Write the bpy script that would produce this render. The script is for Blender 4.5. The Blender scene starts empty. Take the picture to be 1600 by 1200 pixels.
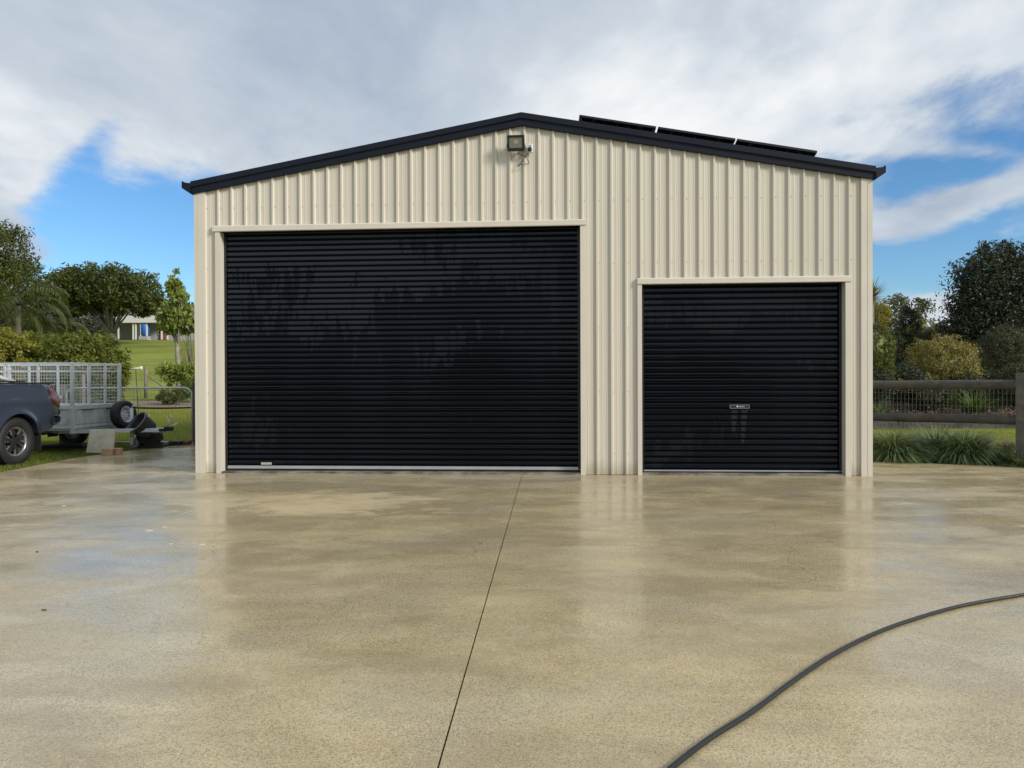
import bpy, bmesh, math, random
import numpy as np
from mathutils import Vector, Matrix

R = math.radians
scene = bpy.context.scene
COL = scene.collection
rng = np.random.default_rng(7)
random.seed(7)

# ------------------------------------------------------------------ camera
CAMH = 1.355
F = 1200.0                                     # focal length in photo pixels (1600 wide)
cam_d = bpy.data.cameras.new('camera'); cam = bpy.data.objects.new('camera', cam_d); COL.objects.link(cam)
cam_d.sensor_fit = 'HORIZONTAL'; cam_d.sensor_width = 36; cam_d.lens = 27.0
cam_d.clip_start = 0.05; cam_d.clip_end = 2500
CM = Matrix.Rotation(R(90) - 8.0 / 1200, 4, 'X') @ Matrix.Rotation(-0.0038, 4, 'Z')
cam.matrix_world = Matrix.Translation((0, 0, CAMH)) @ CM
scene.camera = cam

# ------------------------------------------------------------------ sky, sun, exposure
SUN_DIR = Vector((0.76, -0.50, 0.50)).normalized()
SUN_EL = math.asin(SUN_DIR.z); SUN_AZ = math.atan2(SUN_DIR.x, SUN_DIR.y)
world = bpy.data.worlds.new('World'); scene.world = world; world.use_nodes = True


class NT:
    """small helper for building node graphs"""
    def __init__(s, tree): s.t = tree; s.n = tree.nodes; s.l = tree.links
    def new(s, typ, **kw):
        n = s.n.new(typ)
        for k, v in kw.items(): setattr(n, k, v)
        return n
    def put(s, n, idx, v):
        if isinstance(v, bpy.types.NodeSocket): s.l.new(v, n.inputs[idx])
        else: n.inputs[idx].default_value = v
    def math(s, op, a, b=None, c=None, clamp=False):
        n = s.new('ShaderNodeMath', operation=op); n.use_clamp = clamp
        s.put(n, 0, a)
        if b is not None: s.put(n, 1, b)
        if c is not None: s.put(n, 2, c)
        return n.outputs[0]
    def mix(s, f, a, b, mode='MIX'):
        n = s.new('ShaderNodeMixRGB', blend_type=mode)
        for i, v in enumerate((f, a, b)):
            if isinstance(v, tuple) and len(v) == 3: v = (*v, 1)
            s.put(n, i, v)
        return n.outputs[0]
    def ramp(s, f, stops, interp='LINEAR'):
        n = s.new('ShaderNodeValToRGB'); n.color_ramp.interpolation = interp
        e = n.color_ramp.elements
        while len(e) < len(stops): e.new(0.5)
        for i, (p, c) in enumerate(stops):
            e[i].position = p
            e[i].color = (c, c, c, 1) if isinstance(c, (int, float)) else (*c, 1)
        s.put(n, 0, f); return n.outputs[0]
    def noise(s, vec, scale, detail=4, rough=0.5, dist=0.0):
        n = s.new('ShaderNodeTexNoise'); s.put(n, 'Vector', vec) if vec is not None else None
        n.inputs['Scale'].default_value = scale; n.inputs['Detail'].default_value = detail
        n.inputs['Roughness'].default_value = rough; n.inputs['Distortion'].default_value = dist
        return n.outputs['Fac']
    def mapping(s, vec, scale=(1, 1, 1), loc=(0, 0, 0), rot=(0, 0, 0)):
        n = s.new('ShaderNodeMapping'); s.put(n, 'Vector', vec)
        n.inputs['Scale'].default_value = scale; n.inputs['Location'].default_value = loc
        n.inputs['Rotation'].default_value = rot
        return n.outputs[0]
    def smooth(s, v, a, b):
        n = s.new('ShaderNodeMapRange', interpolation_type='SMOOTHSTEP')
        s.put(n, 0, v); n.inputs[1].default_value = a; n.inputs[2].default_value = b
        return n.outputs[0]


def build_world():
    w = NT(world.node_tree); w.n.clear()
    out = w.new('ShaderNodeOutputWorld'); bg = w.new('ShaderNodeBackground')
    w.l.new(bg.outputs[0], out.inputs[0]); bg.inputs[1].default_value = 0.1
    sky = w.new('ShaderNodeTexSky', sky_type='NISHITA')
    sky.sun_disc = False; sky.sun_elevation = SUN_EL; sky.sun_rotation = SUN_AZ
    sky.air_density = 1.0; sky.dust_density = 0.3; sky.ozone_density = 3.0; sky.altitude = 0
    tc = w.new('ShaderNodeTexCoord'); sep = w.new('ShaderNodeSeparateXYZ')
    w.l.new(tc.outputs['Generated'], sep.inputs[0])
    x, y, z = sep.outputs
    az = w.math('ARCTAN2', x, y)
    el = w.math('ARCSINE', z)
    zz = w.math('ADD', w.math('MAXIMUM', z, 0.0), 0.16)
    comb = w.new('ShaderNodeCombineXYZ')
    w.put(comb, 0, w.math('DIVIDE', x, zz)); w.put(comb, 1, w.math('DIVIDE', y, zz))
    p = comb.outputs[0]
    n1 = w.noise(w.mapping(p, (1.0, 0.8, 1), (3.1, 1.7, 0), (0, 0, 0.35)), 0.85, 9, 0.60, 0.35)
    n2 = w.noise(w.mapping(p, (1.2, 0.8, 1), (7.3, 2.2, 0), (0, 0, -0.5)), 1.3, 7, 0.55, 0.3)

    def gauss(a, e, sa, se, rot=0.0):
        da = w.math('SUBTRACT', az, a); de = w.math('SUBTRACT', el, e)
        if rot:
            c, s_ = math.cos(rot), math.sin(rot)
            da2 = w.math('ADD', w.math('MULTIPLY', da, c), w.math('MULTIPLY', de, s_))
            de = w.math('SUBTRACT', w.math('MULTIPLY', de, c), w.math('MULTIPLY', da, s_)); da = da2
        q = w.math('ADD', w.math('POWER', w.math('ABSOLUTE', w.math('DIVIDE', da, sa)), 2.0),
                   w.math('POWER', w.math('ABSOLUTE', w.math('DIVIDE', de, se)), 2.0))
        return w.math('EXPONENT', w.math('MULTIPLY', q, -1.0))
    n3 = w.noise(w.mapping(p, (1.0, 0.7, 1), (1.3, 5.2, 0), (0, 0, -0.6)), 3.6, 8, 0.60, 0.2)
    cov = w.math('ADD', w.math('MULTIPLY', w.math('SUBTRACT', n1, 0.5), 2.2), 0.80)
    cov = w.math('ADD', cov, w.math('MULTIPLY', w.math('SUBTRACT', n3, 0.5), 1.0))
    for a, e, sa, se, rot, amp in [
            (-0.46, 0.16, 0.15, 0.085, 0.15, -1.25),      # blue gap left of the shed
            (-0.30, 0.10, 0.20, 0.05, 0.0, -0.8),
            (-0.49, 0.275, 0.09, 0.022, 0.9, -0.42),
            (0.56, 0.23, 0.20, 0.045, -0.1, -0.60),        # blue gaps to the right
            (0.48, 0.13, 0.16, 0.045, 0.1, -0.85),
            (0.56, 0.31, 0.24, 0.030, -0.25, -0.22),
            (0.50, 0.255, 0.16, 0.012, -0.2, 0.35),
            (0.10, 0.44, 0.9, 0.10, 0.0, 0.55),
            (0.52, 0.190, 0.09, 0.020, 0.3, 0.75),        # bright wisps
            (-0.62, 0.17, 0.10, 0.10, 0.0, 0.85),
            (-0.40, 0.42, 0.35, 0.10, 0.0, 0.45),
            (0.30, 0.06, 2.2, 0.06, 0.0, -0.15)]:
        cov = w.math('ADD', cov, w.math('MULTIPLY', gauss(a, e, sa, se, rot), amp))
    mask = w.smooth(cov, 0.18, 0.72)
    # brightness of the cloud deck: grey bellies and a whiter middle
    lum = w.math('ADD', w.math('MULTIPLY', w.math('SUBTRACT', n2, 0.5), 2.1), 0.42)
    lum = w.math('ADD', lum, w.math('MULTIPLY', w.math('SUBTRACT', n3, 0.5), 0.7))
    lum = w.math('ADD', lum, w.math('MULTIPLY', gauss(0.12, 0.36, 0.26, 0.12, 0.1), 0.60))
    lum = w.math('ADD', lum, w.math('MULTIPLY', gauss(-0.58, 0.28, 0.16, 0.16), 0.35))
    lum = w.math('ADD', lum, w.math('MULTIPLY', gauss(-0.28, 0.38, 0.34, 0.13), -0.50))
    cl = w.ramp(lum, [(0.0, (0.39, 0.47, 0.59)), (0.5, (0.56, 0.63, 0.72)), (1.0, (0.86, 0.89, 0.93))])
    cl = w.mix(1.0, cl, (8.0, 7.9, 7.7), 'MULTIPLY')
    hs = w.new('ShaderNodeHueSaturation'); hs.inputs['Saturation'].default_value = 1.15; hs.inputs['Value'].default_value = 0.93
    w.l.new(sky.outputs[0], hs.inputs['Color'])
    skyc = w.mix(1.0, hs.outputs[0], (0.82, 1.0, 1.12), 'MULTIPLY')
    c = w.mix(mask, skyc, cl)
    w.l.new(c, bg.inputs[0])


build_world()
sun_d = bpy.data.lights.new('sun', 'SUN'); sun = bpy.data.objects.new('sun', sun_d); COL.objects.link(sun)
sun_d.energy = 2.6; sun_d.angle = R(14); sun_d.color = (1.0, 0.94, 0.85)
sun.rotation_euler = SUN_DIR.to_track_quat('Z', 'Y').to_euler()
sun.location = SUN_DIR * 60
vs = scene.view_settings
vs.view_transform = 'Standard'; vs.look = 'None'; vs.exposure = 0.42; vs.gamma = 1.0; vs.use_curve_mapping = False


# ------------------------------------------------------------------ placing helpers
def ray(px, py):
    d = CM.to_3x3() @ Vector(((px - 800) / F, (600 - py) / F, -1.0))
    return d


def at(px, py, Y):
    """point on the sight line through a photo pixel, Y metres ahead"""
    d = ray(px, py); k = Y / d.y
    return Vector((d.x * k, Y, CAMH + d.z * k))


def on_ground(px, py, z=0.0):
    d = ray(px, py); k = (z - CAMH) / d.z
    return Vector((d.x * k, d.y * k, z))


WT = 0.070                                      # how much the shed front is turned
WANG = -math.atan(WT)
WY = 10.91
WO = Vector((0, WY, 0))
WX = Vector((math.cos(WANG), math.sin(WANG), 0))     # along the wall to the right
WN = Vector((math.sin(WANG), -math.cos(WANG), 0))    # out of the wall, towards the viewer


def on_wall(px, py, off=0.0):
    d = ray(px, py); o = WO + WN * off
    k = (o - Vector((0, 0, 0))).dot(WN) / d.dot(WN)
    p = d * k
    return ((p - WO).dot(WX), CAMH + p.z)


def terrain_z(x, y):
    y = np.asarray(y, float)
    z = 0.0124 * np.maximum(y - 18, 0) ** 1.445
    z = np.where(y > 92, 0.0124 * 74 ** 1.445 + (y - 92) * 0.01, z)
    return z


def tz(x, y): return float(terrain_z(x, y))


# ------------------------------------------------------------------ mesh helpers
def tag(o, label=None, cat=None, group=None, kind=None):
    if label: o['label'] = label
    if cat: o['category'] = cat
    if group: o['group'] = group
    if kind: o['kind'] = kind
    return o


def empty(name, loc=(0, 0, 0), rz=0.0, label=None, cat=None, group=None, parent=None):
    o = bpy.data.objects.new(name, None); COL.objects.link(o)
    o.location = loc; o.rotation_euler = (0, 0, rz); o.empty_display_size = 0.2
    if parent: o.parent = parent
    return tag(o, label, cat, group)


class MB:
    def __init__(s): s.v = []; s.f = []; s.sm = []; s.m = []; s.cm = 0
    def add(s, vs, fs, smooth=False):
        b = len(s.v); s.v.extend([tuple(v) for v in vs])
        for f in fs: s.f.append(tuple(i + b for i in f)); s.sm.append(smooth); s.m.append(s.cm)
        return s
    def box(s, a, b, M=None):
        (x0, y0, z0), (x1, y1, z1) = a, b
        vs = [(x0, y0, z0), (x1, y0, z0), (x1, y1, z0), (x0, y1, z0), (x0, y0, z1), (x1, y0, z1), (x1, y1, z1), (x0, y1, z1)]
        if M is not None: vs = [M @ Vector(v) for v in vs]
        return s.add(vs, [(0, 3, 2, 1), (4, 5, 6, 7), (0, 1, 5, 4), (1, 2, 6, 5), (2, 3, 7, 6), (3, 0, 4, 7)])
    def tube(s, pts, r, n=8, caps=True, smooth=True):
        pts = [Vector(p) for p in pts]; k = len(pts)
        rs = r if isinstance(r, (list, tuple)) else [r] * k
        rings = []; up = None
        for i, p in enumerate(pts):
            t = (pts[min(i + 1, k - 1)] - pts[max(i - 1, 0)])
            t = t.normalized() if t.length > 1e-9 else Vector((0, 0, 1))
            if up is None:
                up = Vector((0, 0, 1)) if abs(t.z) < 0.9 else Vector((1, 0, 0))
            a = t.cross(up).normalized(); b = a.cross(t).normalized(); up = b
            rings.append([p + (a * math.cos(2 * math.pi * j / n) + b * math.sin(2 * math.pi * j / n)) * rs[i] for j in range(n)])
        vs = [v for q in rings for v in q]; fs = []
        for i in range(k - 1):
            for j in range(n):
                a0 = i * n + j; a1 = i * n + (j + 1) % n
                fs.append((a0, a1, a1 + n, a0 + n))
        s.add(vs, fs, smooth)
        if caps:
            b = len(s.v) - len(vs)
            s.f.append(tuple(b + j for j in reversed(range(n)))); s.sm.append(False); s.m.append(s.cm)
            s.f.append(tuple(b + (k - 1) * n + j for j in range(n))); s.sm.append(False); s.m.append(s.cm)
        return s
    def lathe(s, prof, n=24, M=None, closed=False, smooth=True):
        """prof: (radius, height) along local Z"""
        vs = []; fs = []; k = len(prof)
        for (r, h) in prof:
            for j in range(n):
                a = 2 * math.pi * j / n; vs.append(Vector((r * math.cos(a), r * math.sin(a), h)))
        if M is not None: vs = [M @ v for v in vs]
        for i in range(k if closed else k - 1):
            i2 = (i + 1) % k
            for j in range(n):
                fs.append((i * n + j, i * n + (j + 1) % n, i2 * n + (j + 1) % n, i2 * n + j))
        return s.add(vs, fs, smooth)
    def prism(s, poly, a, b, M=None, smooth=False):
        """poly in local XZ (x, z), extruded from y=a to y=b"""
        n = len(poly)
        vs = [Vector((x, a, z)) for x, z in poly] + [Vector((x, b, z)) for x, z in poly]
        if M is not None: vs = [M @ v for v in vs]
        s.add(vs, [(i, (i + 1) % n, n + (i + 1) % n, n + i) for i in range(n)], smooth)
        bse = len(s.v) - 2 * n
        s.f.append(tuple(bse + i for i in reversed(range(n)))); s.sm.append(False); s.m.append(s.cm)
        s.f.append(tuple(bse + n + i for i in range(n))); s.sm.append(False); s.m.append(s.cm)
        return s
    def build(s, name, mats, parent=None, bevel=0.0, seg=2, fix=True):
        me = bpy.data.meshes.new(name); me.from_pydata(s.v, [], s.f)
        me.polygons.foreach_set('use_smooth', s.sm)
        mats = mats if isinstance(mats, (list, tuple)) else [mats]
        for m in mats: me.materials.append(m)
        if len(mats) > 1: me.polygons.foreach_set('material_index', s.m)
        if fix or bevel:
            bm = bmesh.new(); bm.from_mesh(me)
            if bevel:
                bmesh.ops.bevel(bm, geom=[e for e in bm.edges if len(e.link_faces) == 2 and e.calc_face_angle(0) > 0.5],
                                offset=bevel, segments=seg, profile=0.5, affect='EDGES', clamp_overlap=True)
            if fix: bmesh.ops.recalc_face_normals(bm, faces=bm.faces)
            bm.to_mesh(me); bm.free()
        me.update()
        o = bpy.data.objects.new(name, me); COL.objects.link(o)
        if parent: o.parent = parent
        return o


def np_mesh(name, V, nper, mat, parent=None, col=None, smooth=False):
    """V: (n, nper, 3) separate polygons; col: one grey value per polygon"""
    n = V.shape[0]
    me = bpy.data.meshes.new(name)
    me.vertices.add(n * nper); me.vertices.foreach_set('co', V.astype(np.float32).ravel())
    me.loops.add(n * nper); me.loops.foreach_set('vertex_index', np.arange(n * nper, dtype=np.int32))
    me.polygons.add(n); me.polygons.foreach_set('loop_start', np.arange(n, dtype=np.int32) * nper)
    me.update(calc_edges=True)
    if col is not None:
        a = me.attributes.new('tint', 'FLOAT', 'FACE'); a.data.foreach_set('value', col.astype(np.float32))
    if smooth: me.polygons.foreach_set('use_smooth', [True] * n)
    me.materials.append(mat)
    o = bpy.data.objects.new(name, me); COL.objects.link(o)
    if parent: o.parent = parent
    return o


# ------------------------------------------------------------------ materials
def pbr(name, col, rough=0.5, metal=0.0, var=0.0, vscale=3.0, bump=0.0, bscale=60.0, col2=None, spec=0.5, rvar=0.0, coat=0.0):
    m = bpy.data.materials.new(name); m.use_nodes = True
    t = NT(m.node_tree); b = t.n['Principled BSDF']
    b.inputs['Roughness'].default_value = rough; b.inputs['Metallic'].default_value = metal
    b.inputs['Specular IOR Level'].default_value = spec
    b.inputs['Base Color'].default_value = (*col, 1)
    if coat: b.inputs['Coat Weight'].default_value = coat; b.inputs['Coat Roughness'].default_value = 0.04
    tc = t.new('ShaderNodeTexCoord')
    if var or col2:
        n = t.noise(tc.outputs['Object'], vscale, 6, 0.62)
        n = t.smooth(n, 0.3, 0.7)
        c2 = col2 if col2 else tuple(c * (1 - var) for c in col)
        t.l.new(t.mix(n, c2, col), b.inputs['Base Color'])
        if rvar:
            t.l.new(t.math('ADD', rough, t.math('MULTIPLY', t.math('SUBTRACT', n, 0.5), rvar), clamp=True), b.inputs['Roughness'])
    if bump:
        bp = t.new('ShaderNodeBump'); bp.inputs['Strength'].default_value = bump; bp.inputs['Distance'].default_value = 0.01
        t.l.new(t.noise(tc.outputs['Object'], bscale, 4, 0.6), bp.inputs['Height']); t.l.new(bp.outputs[0], b.inputs['Normal'])
    return m


def leafmat(name, dark, light, rough=0.5, trans=0.35):
    m = bpy.data.materials.new(name); m.use_nodes = True
    t = NT(m.node_tree); b = t.n['Principled BSDF']; out = t.n['Material Output']
    at_ = t.new('ShaderNodeAttribute'); at_.attribute_name = 'tint'
    c = t.mix(at_.outputs['Fac'], dark, light)
    t.l.new(c, b.inputs['Base Color']); b.inputs['Roughness'].default_value = rough
    b.inputs['Specular IOR Level'].default_value = 0.35
    tr = t.new('ShaderNodeBsdfTranslucent'); t.l.new(t.mix(1.0, c, (1.3, 1.25, 0.5), 'MULTIPLY'), tr.inputs[0])
    mx = t.new('ShaderNodeMixShader'); mx.inputs[0].default_value = trans
    t.l.new(b.outputs[0], mx.inputs[1]); t.l.new(tr.outputs[0], mx.inputs[2]); t.l.new(mx.outputs[0], out.inputs[0])
    return m


def mat_cladding():
    m = bpy.data.materials.new('cream_steel'); m.use_nodes = True
    t = NT(m.node_tree); b = t.n['Principled BSDF']
    tc = t.new('ShaderNodeTexCoord'); o = tc.outputs['Object']
    s1 = t.noise(t.mapping(o, (6, 6, 0.35)), 1.0, 5, 0.6)
    s2 = t.noise(o, 0.7, 3, 0.5)
    c = t.mix(t.smooth(s1, 0.3, 0.7), (0.59, 0.55, 0.46), (0.63, 0.59, 0.50))
    # mud splash rising a few centimetres from the slab
    sep = t.new('ShaderNodeSeparateXYZ'); t.l.new(o, sep.inputs[0])
    h = t.math('ADD', sep.outputs[2], t.math('MULTIPLY', t.noise(t.mapping(o, (7, 7, 2)), 1.5, 5, 0.7), -0.28))
    dirt = t.math('SUBTRACT', 1.0, t.smooth(h, -0.13, 0.10))
    c = t.mix(t.math('MULTIPLY', dirt, 0.6), c, (0.34, 0.29, 0.20))
    oi = t.new('ShaderNodeObjectInfo')
    c = t.mix(1.0, c, t.ramp(oi.outputs['Random'], [(0.0, (0.955, 0.955, 0.95)), (1.0, (1.02, 1.02, 1.02))]), 'MULTIPLY')
    t.l.new(c, b.inputs['Base Color'])
    b.inputs['Roughness'].default_value = 0.42; b.inputs['Specular IOR Level'].default_value = 0.4
    bp = t.new('ShaderNodeBump'); bp.inputs['Strength'].default_value = 0.08; bp.inputs['Distance'].default_value = 0.02
    t.l.new(s2, bp.inputs['Height']); t.l.new(bp.outputs[0], b.inputs['Normal'])
    return m


def mat_door(streaks, z0, per):
    """glossy near-black slats, wet in places and dusty-dry in others"""
    m = bpy.data.materials.new('black_roller_steel'); m.use_nodes = True
    t = NT(m.node_tree); b = t.n['Principled BSDF']
    tc = t.new('ShaderNodeNewGeometry'); o = tc.outputs['Position']
    sep = t.new('ShaderNodeSeparateXYZ'); t.l.new(o, sep.inputs[0])
    X, Y, Z = sep.outputs
    # quantise the height so that each slat dries on its own
    zq = t.math('ADD', t.math('MULTIPLY', t.math('FLOOR', t.math('DIVIDE', t.math('SUBTRACT', Z, z0), per)), per), z0)
    cb = t.new('ShaderNodeCombineXYZ'); t.put(cb, 0, X); t.put(cb, 2, zq)
    q = cb.outputs[0]
    big = t.noise(t.mapping(q, (0.55, 1, 0.9)), 1.3, 3, 0.5)
    fine = t.noise(t.mapping(q, (9.0, 1, 2.2)), 1.0, 3, 0.7)
    v = t.math('ADD', t.math('MULTIPLY', big, 1.0), t.math('MULTIPLY', fine, 0.75))
    v = t.math('ADD', v, t.math('MULTIPLY', t.smooth(zq, 0.8, 3.3), 0.16))
    topleft = t.math('MULTIPLY', t.smooth(Z, 1.0, 3.0), t.math('SUBTRACT', 1.0, t.smooth(X, -2.2, 0.6)))
    v = t.math('ADD', v, t.math('MULTIPLY', topleft, 0.12))
    dry = t.math('MULTIPLY', t.smooth(v, 1.02, 1.07), t.math('ADD', 0.42, t.math('MULTIPLY', topleft, 0.58)))
    for (x0, x1, z0, z1) in streaks:
        bx = t.math('MULTIPLY', t.math('GREATER_THAN', X, x0), t.math('LESS_THAN', X, t.math('SUBTRACT', x1, t.math('MULTIPLY', t.math('SUBTRACT', z1, zq), 0.12))))
        bx = t.math('MULTIPLY', bx, t.math('MULTIPLY', t.math('GREATER_THAN', Z, z0), t.math('LESS_THAN', Z, z1)))
        dry = t.math('MAXIMUM', dry, bx)
    c = t.mix(dry, (0.0007, 0.0011, 0.0034), (0.0145, 0.0165, 0.0225))
    t.l.new(c, b.inputs['Base Color'])
    r = t.math('ADD', 0.055, t.math('MULTIPLY', dry, 0.16)); t.l.new(r, b.inputs['Roughness'])
    b.inputs['Specular IOR Level'].default_value = 0.38; b.inputs['Specular Tint'].default_value = (0.74, 0.85, 1.0, 1)
    wv = t.noise(t.mapping(o, (1.2, 1, 9)), 1.0, 3, 0.5)
    bp = t.new('ShaderNodeBump'); bp.inputs['Strength'].default_value = 0.035; bp.inputs['Distance'].default_value = 0.02
    t.l.new(wv, bp.inputs['Height']); t.l.new(bp.outputs[0], b.inputs['Normal'])
    return m


def mat_concrete():
    m = bpy.data.materials.new('wet_concrete'); m.use_nodes = True
    t = NT(m.node_tree); b = t.n['Principled BSDF']
    g = t.new('ShaderNodeNewGeometry'); P = g.outputs['Position']
    warp = t.mapping(P, (0.75, 1.15, 1), (0, 0, 0), (0, 0, 0.12))
    n_big = t.noise(warp, 0.55, 6, 0.60, 0.4)
    n_mid = t.noise(t.mapping(P, (1.0, 1.7, 1), (5, 3, 0)), 1.5, 8, 0.68, 0.25)
    n_soft = t.noise(t.mapping(P, (1, 1.3, 1), (9, 1, 0)), 0.33, 3, 0.5)
    grain = t.noise(P, 130, 2, 0.8)
    grain2 = t.noise(P, 60, 3, 0.8)
    c = t.mix(t.smooth(n_mid, 0.30, 0.70), (0.41, 0.322, 0.172), (0.57, 0.463, 0.262))
    c = t.mix(t.math('MULTIPLY', t.smooth(n_big, 0.45, 0.68), 0.6), c, (0.40, 0.355, 0.26))
    c = t.mix(t.math('MULTIPLY', t.smooth(n_soft, 0.5, 0.72), 0.4), c, (0.52, 0.45, 0.30))
    # exposed grit: every grain its own tone
    vo = t.new('ShaderNodeTexVoronoi'); t.l.new(P, vo.inputs['Vector']); vo.inputs['Scale'].default_value = 250
    sv = t.new('ShaderNodeSeparateXYZ'); t.l.new(vo.outputs['Color'], sv.inputs[0])
    vo2 = t.new('ShaderNodeTexVoronoi'); t.l.new(P, vo2.inputs['Vector']); vo2.inputs['Scale'].default_value = 130
    sv2 = t.new('ShaderNodeSeparateXYZ'); t.l.new(vo2.outputs['Color'], sv2.inputs[0])
    clus = t.smooth(grain2, 0.35, 0.65)
    dk = t.math('MULTIPLY', t.math('LESS_THAN', sv.outputs[0], t.math('ADD', 0.14, t.math('MULTIPLY', clus, 0.22))), 0.60)
    dk = t.math('MAXIMUM', dk, t.math('MULTIPLY', t.math('LESS_THAN', sv2.outputs[0], 0.07), 0.45))
    pit = t.math('SUBTRACT', 1.0, dk)
    c = t.mix(dk, c, (0.12, 0.105, 0.075))
    c = t.mix(t.math('MULTIPLY', t.math('GREATER_THAN', sv.outputs[1], 0.90), 0.40), c, (0.75, 0.70, 0.58))
    # damp blotches and hairline cracks
    n_d = t.noise(t.mapping(P, (0.8, 1.5, 1), (4, 6, 0)), 0.8, 8, 0.66, 0.3)
    c = t.mix(t.math('MULTIPLY', t.smooth(n_d, 0.50, 0.60), 0.36), c, (0.27, 0.215, 0.125))
    c = t.mix(t.math('MULTIPLY', t.smooth(n_mid, 0.60, 0.74), 0.30), c, (0.66, 0.58, 0.40))
    wp_ = t.new('ShaderNodeVectorMath', operation='ADD'); t.l.new(P, wp_.inputs[0])
    nz = t.new('ShaderNodeTexNoise'); t.l.new(P, nz.inputs['Vector']); nz.inputs['Scale'].default_value = 2.2; nz.inputs['Detail'].default_value = 5
    sc_ = t.new('ShaderNodeVectorMath', operation='SCALE'); t.l.new(nz.outputs['Color'], sc_.inputs[0]); sc_.inputs['Scale'].default_value = 0.5
    t.l.new(sc_.outputs[0], wp_.inputs[1])
    vc = t.new('ShaderNodeTexVoronoi', feature='DISTANCE_TO_EDGE'); t.l.new(wp_.outputs[0], vc.inputs['Vector']); vc.inputs['Scale'].default_value = 0.33
    crack = t.math('MULTIPLY', t.math('LESS_THAN', vc.outputs['Distance'], 0.0011), t.smooth(t.noise(P, 0.6, 2, 0.5), 0.50, 0.58))
    c = t.mix(t.math('MULTIPLY', crack, 0.35), c, (0.06, 0.05, 0.035))
    # a drying patch in front of the big door
    sp = t.new('ShaderNodeSeparateXYZ'); t.l.new(P, sp.inputs[0])
    dx = t.math('DIVIDE', t.math('ADD', sp.outputs[0], 2.15), 1.25); dy = t.math('DIVIDE', t.math('SUBTRACT', sp.outputs[1], 8.45), 0.75)
    rr = t.math('ADD', t.math('MULTIPLY', dx, dx), t.math('MULTIPLY', dy, dy))
    rr = t.math('ADD', rr, t.math('MULTIPLY', t.math('SUBTRACT', n_mid, 0.5), 7.5))
    dryp = t.math('SUBTRACT', 1.0, t.smooth(rr, 0.2, 1.5))
    c = t.mix(t.math('MULTIPLY', dryp, 0.5), c, (0.62, 0.50, 0.31))
    t.l.new(c, b.inputs['Base Color'])
    n_r = t.noise(t.mapping(P, (0.9, 1.4, 1), (2, 8, 0)), 0.9, 7, 0.62, 0.3)
    wet = t.smooth(n_r, 0.42, 0.60)
    r = t.math('ADD', 0.135, t.math('MULTIPLY', wet, 0.19))
    r = t.math('ADD', r, t.math('MULTIPLY', dryp, 0.25), clamp=True)
    t.l.new(r, b.inputs['Roughness'])
    b.inputs['IOR'].default_value = 1.55
    h = t.math('ADD', t.math('MULTIPLY', pit, 0.6), t.math('MULTIPLY', n_mid, 1.2))
    h = t.math('ADD', h, t.math('MULTIPLY', t.noise(P, 3.0, 3, 0.5), 1.5))
    bp = t.new('ShaderNodeBump'); bp.inputs['Strength'].default_value = 0.22; bp.inputs['Distance'].default_value = 0.002
    t.l.new(h, bp.inputs['Height']); t.l.new(bp.outputs[0], b.inputs['Normal'])
    return m


def mat_lawn():
    m = bpy.data.materials.new('lawn_turf'); m.use_nodes = True
    t = NT(m.node_tree); b = t.n['Principled BSDF']
    g = t.new('ShaderNodeNewGeometry'); P = g.outputs['Position']
    a = t.noise(t.mapping(P, (0.5, 0.9, 1)), 0.35, 6, 0.65); f = t.noise(P, 9, 6, 0.75)
    c = t.mix(t.smooth(a, 0.3, 0.7), (0.15, 0.19, 0.032), (0.30, 0.31, 0.065))
    c = t.mix(t.math('MULTIPLY', t.smooth(f, 0.35, 0.7), 0.5), c, (0.11, 0.145, 0.022))
    st = t.noise(t.mapping(P, (0.06, 0.9, 1)), 1.0, 4, 0.6)
    c = t.mix(t.math('MULTIPLY', t.smooth(st, 0.5, 0.7), 0.3), c, (0.20, 0.19, 0.07))
    t.l.new(c, b.inputs['Base Color']); b.inputs['Roughness'].default_value = 0.9; b.inputs['Specular IOR Level'].default_value = 0.1
    bp = t.new('ShaderNodeBump'); bp.inputs['Strength'].default_value = 0.8; bp.inputs['Distance'].default_value = 0.04
    t.l.new(f, bp.inputs['Height']); t.l.new(bp.outputs[0], b.inputs['Normal'])
    return m


M = {}
M['cream'] = mat_cladding()
M['cream_trim'] = pbr('cream_trim', (0.63, 0.59, 0.50), 0.40, var=0.06, vscale=2, spec=0.4)
M['navy'] = pbr('navy_steel', (0.007, 0.010, 0.021), 0.45, var=0.2, vscale=2, spec=0.25)
M['concrete'] = mat_concrete()
M['lawn'] = mat_lawn()
M['mulch'] = pbr('mulch', (0.10, 0.065, 0.04), 0.95, col2=(0.04, 0.028, 0.02), vscale=25, bump=1.0, bscale=60, spec=0.1)
M['galv'] = pbr('galvanised_steel', (0.66, 0.69, 0.71), 0.45, 0.1, col2=(0.52, 0.55, 0.57), vscale=7, rvar=0.2)
M['galv_wire'] = pbr('galvanised_wire', (0.60, 0.63, 0.63), 0.5, 0.1)
M['fence_wire'] = pbr('dull_wire', (0.20, 0.21, 0.20), 0.6, 0.2)
M['alu'] = pbr('aluminium', (0.50, 0.52, 0.54), 0.35, 0.5, var=0.1)
M['black_rubber'] = pbr('black_rubber', (0.018, 0.018, 0.019), 0.65, var=0.3, vscale=12, bump=0.3, bscale=90)
M['black_plastic'] = pbr('black_plastic', (0.012, 0.013, 0.014), 0.5, var=0.2)
M['dark_gap'] = pbr('dark_joint', (0.03, 0.027, 0.02), 0.9)
M['white_plastic'] = pbr('white_plastic', (0.75, 0.75, 0.72), 0.4)
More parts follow.
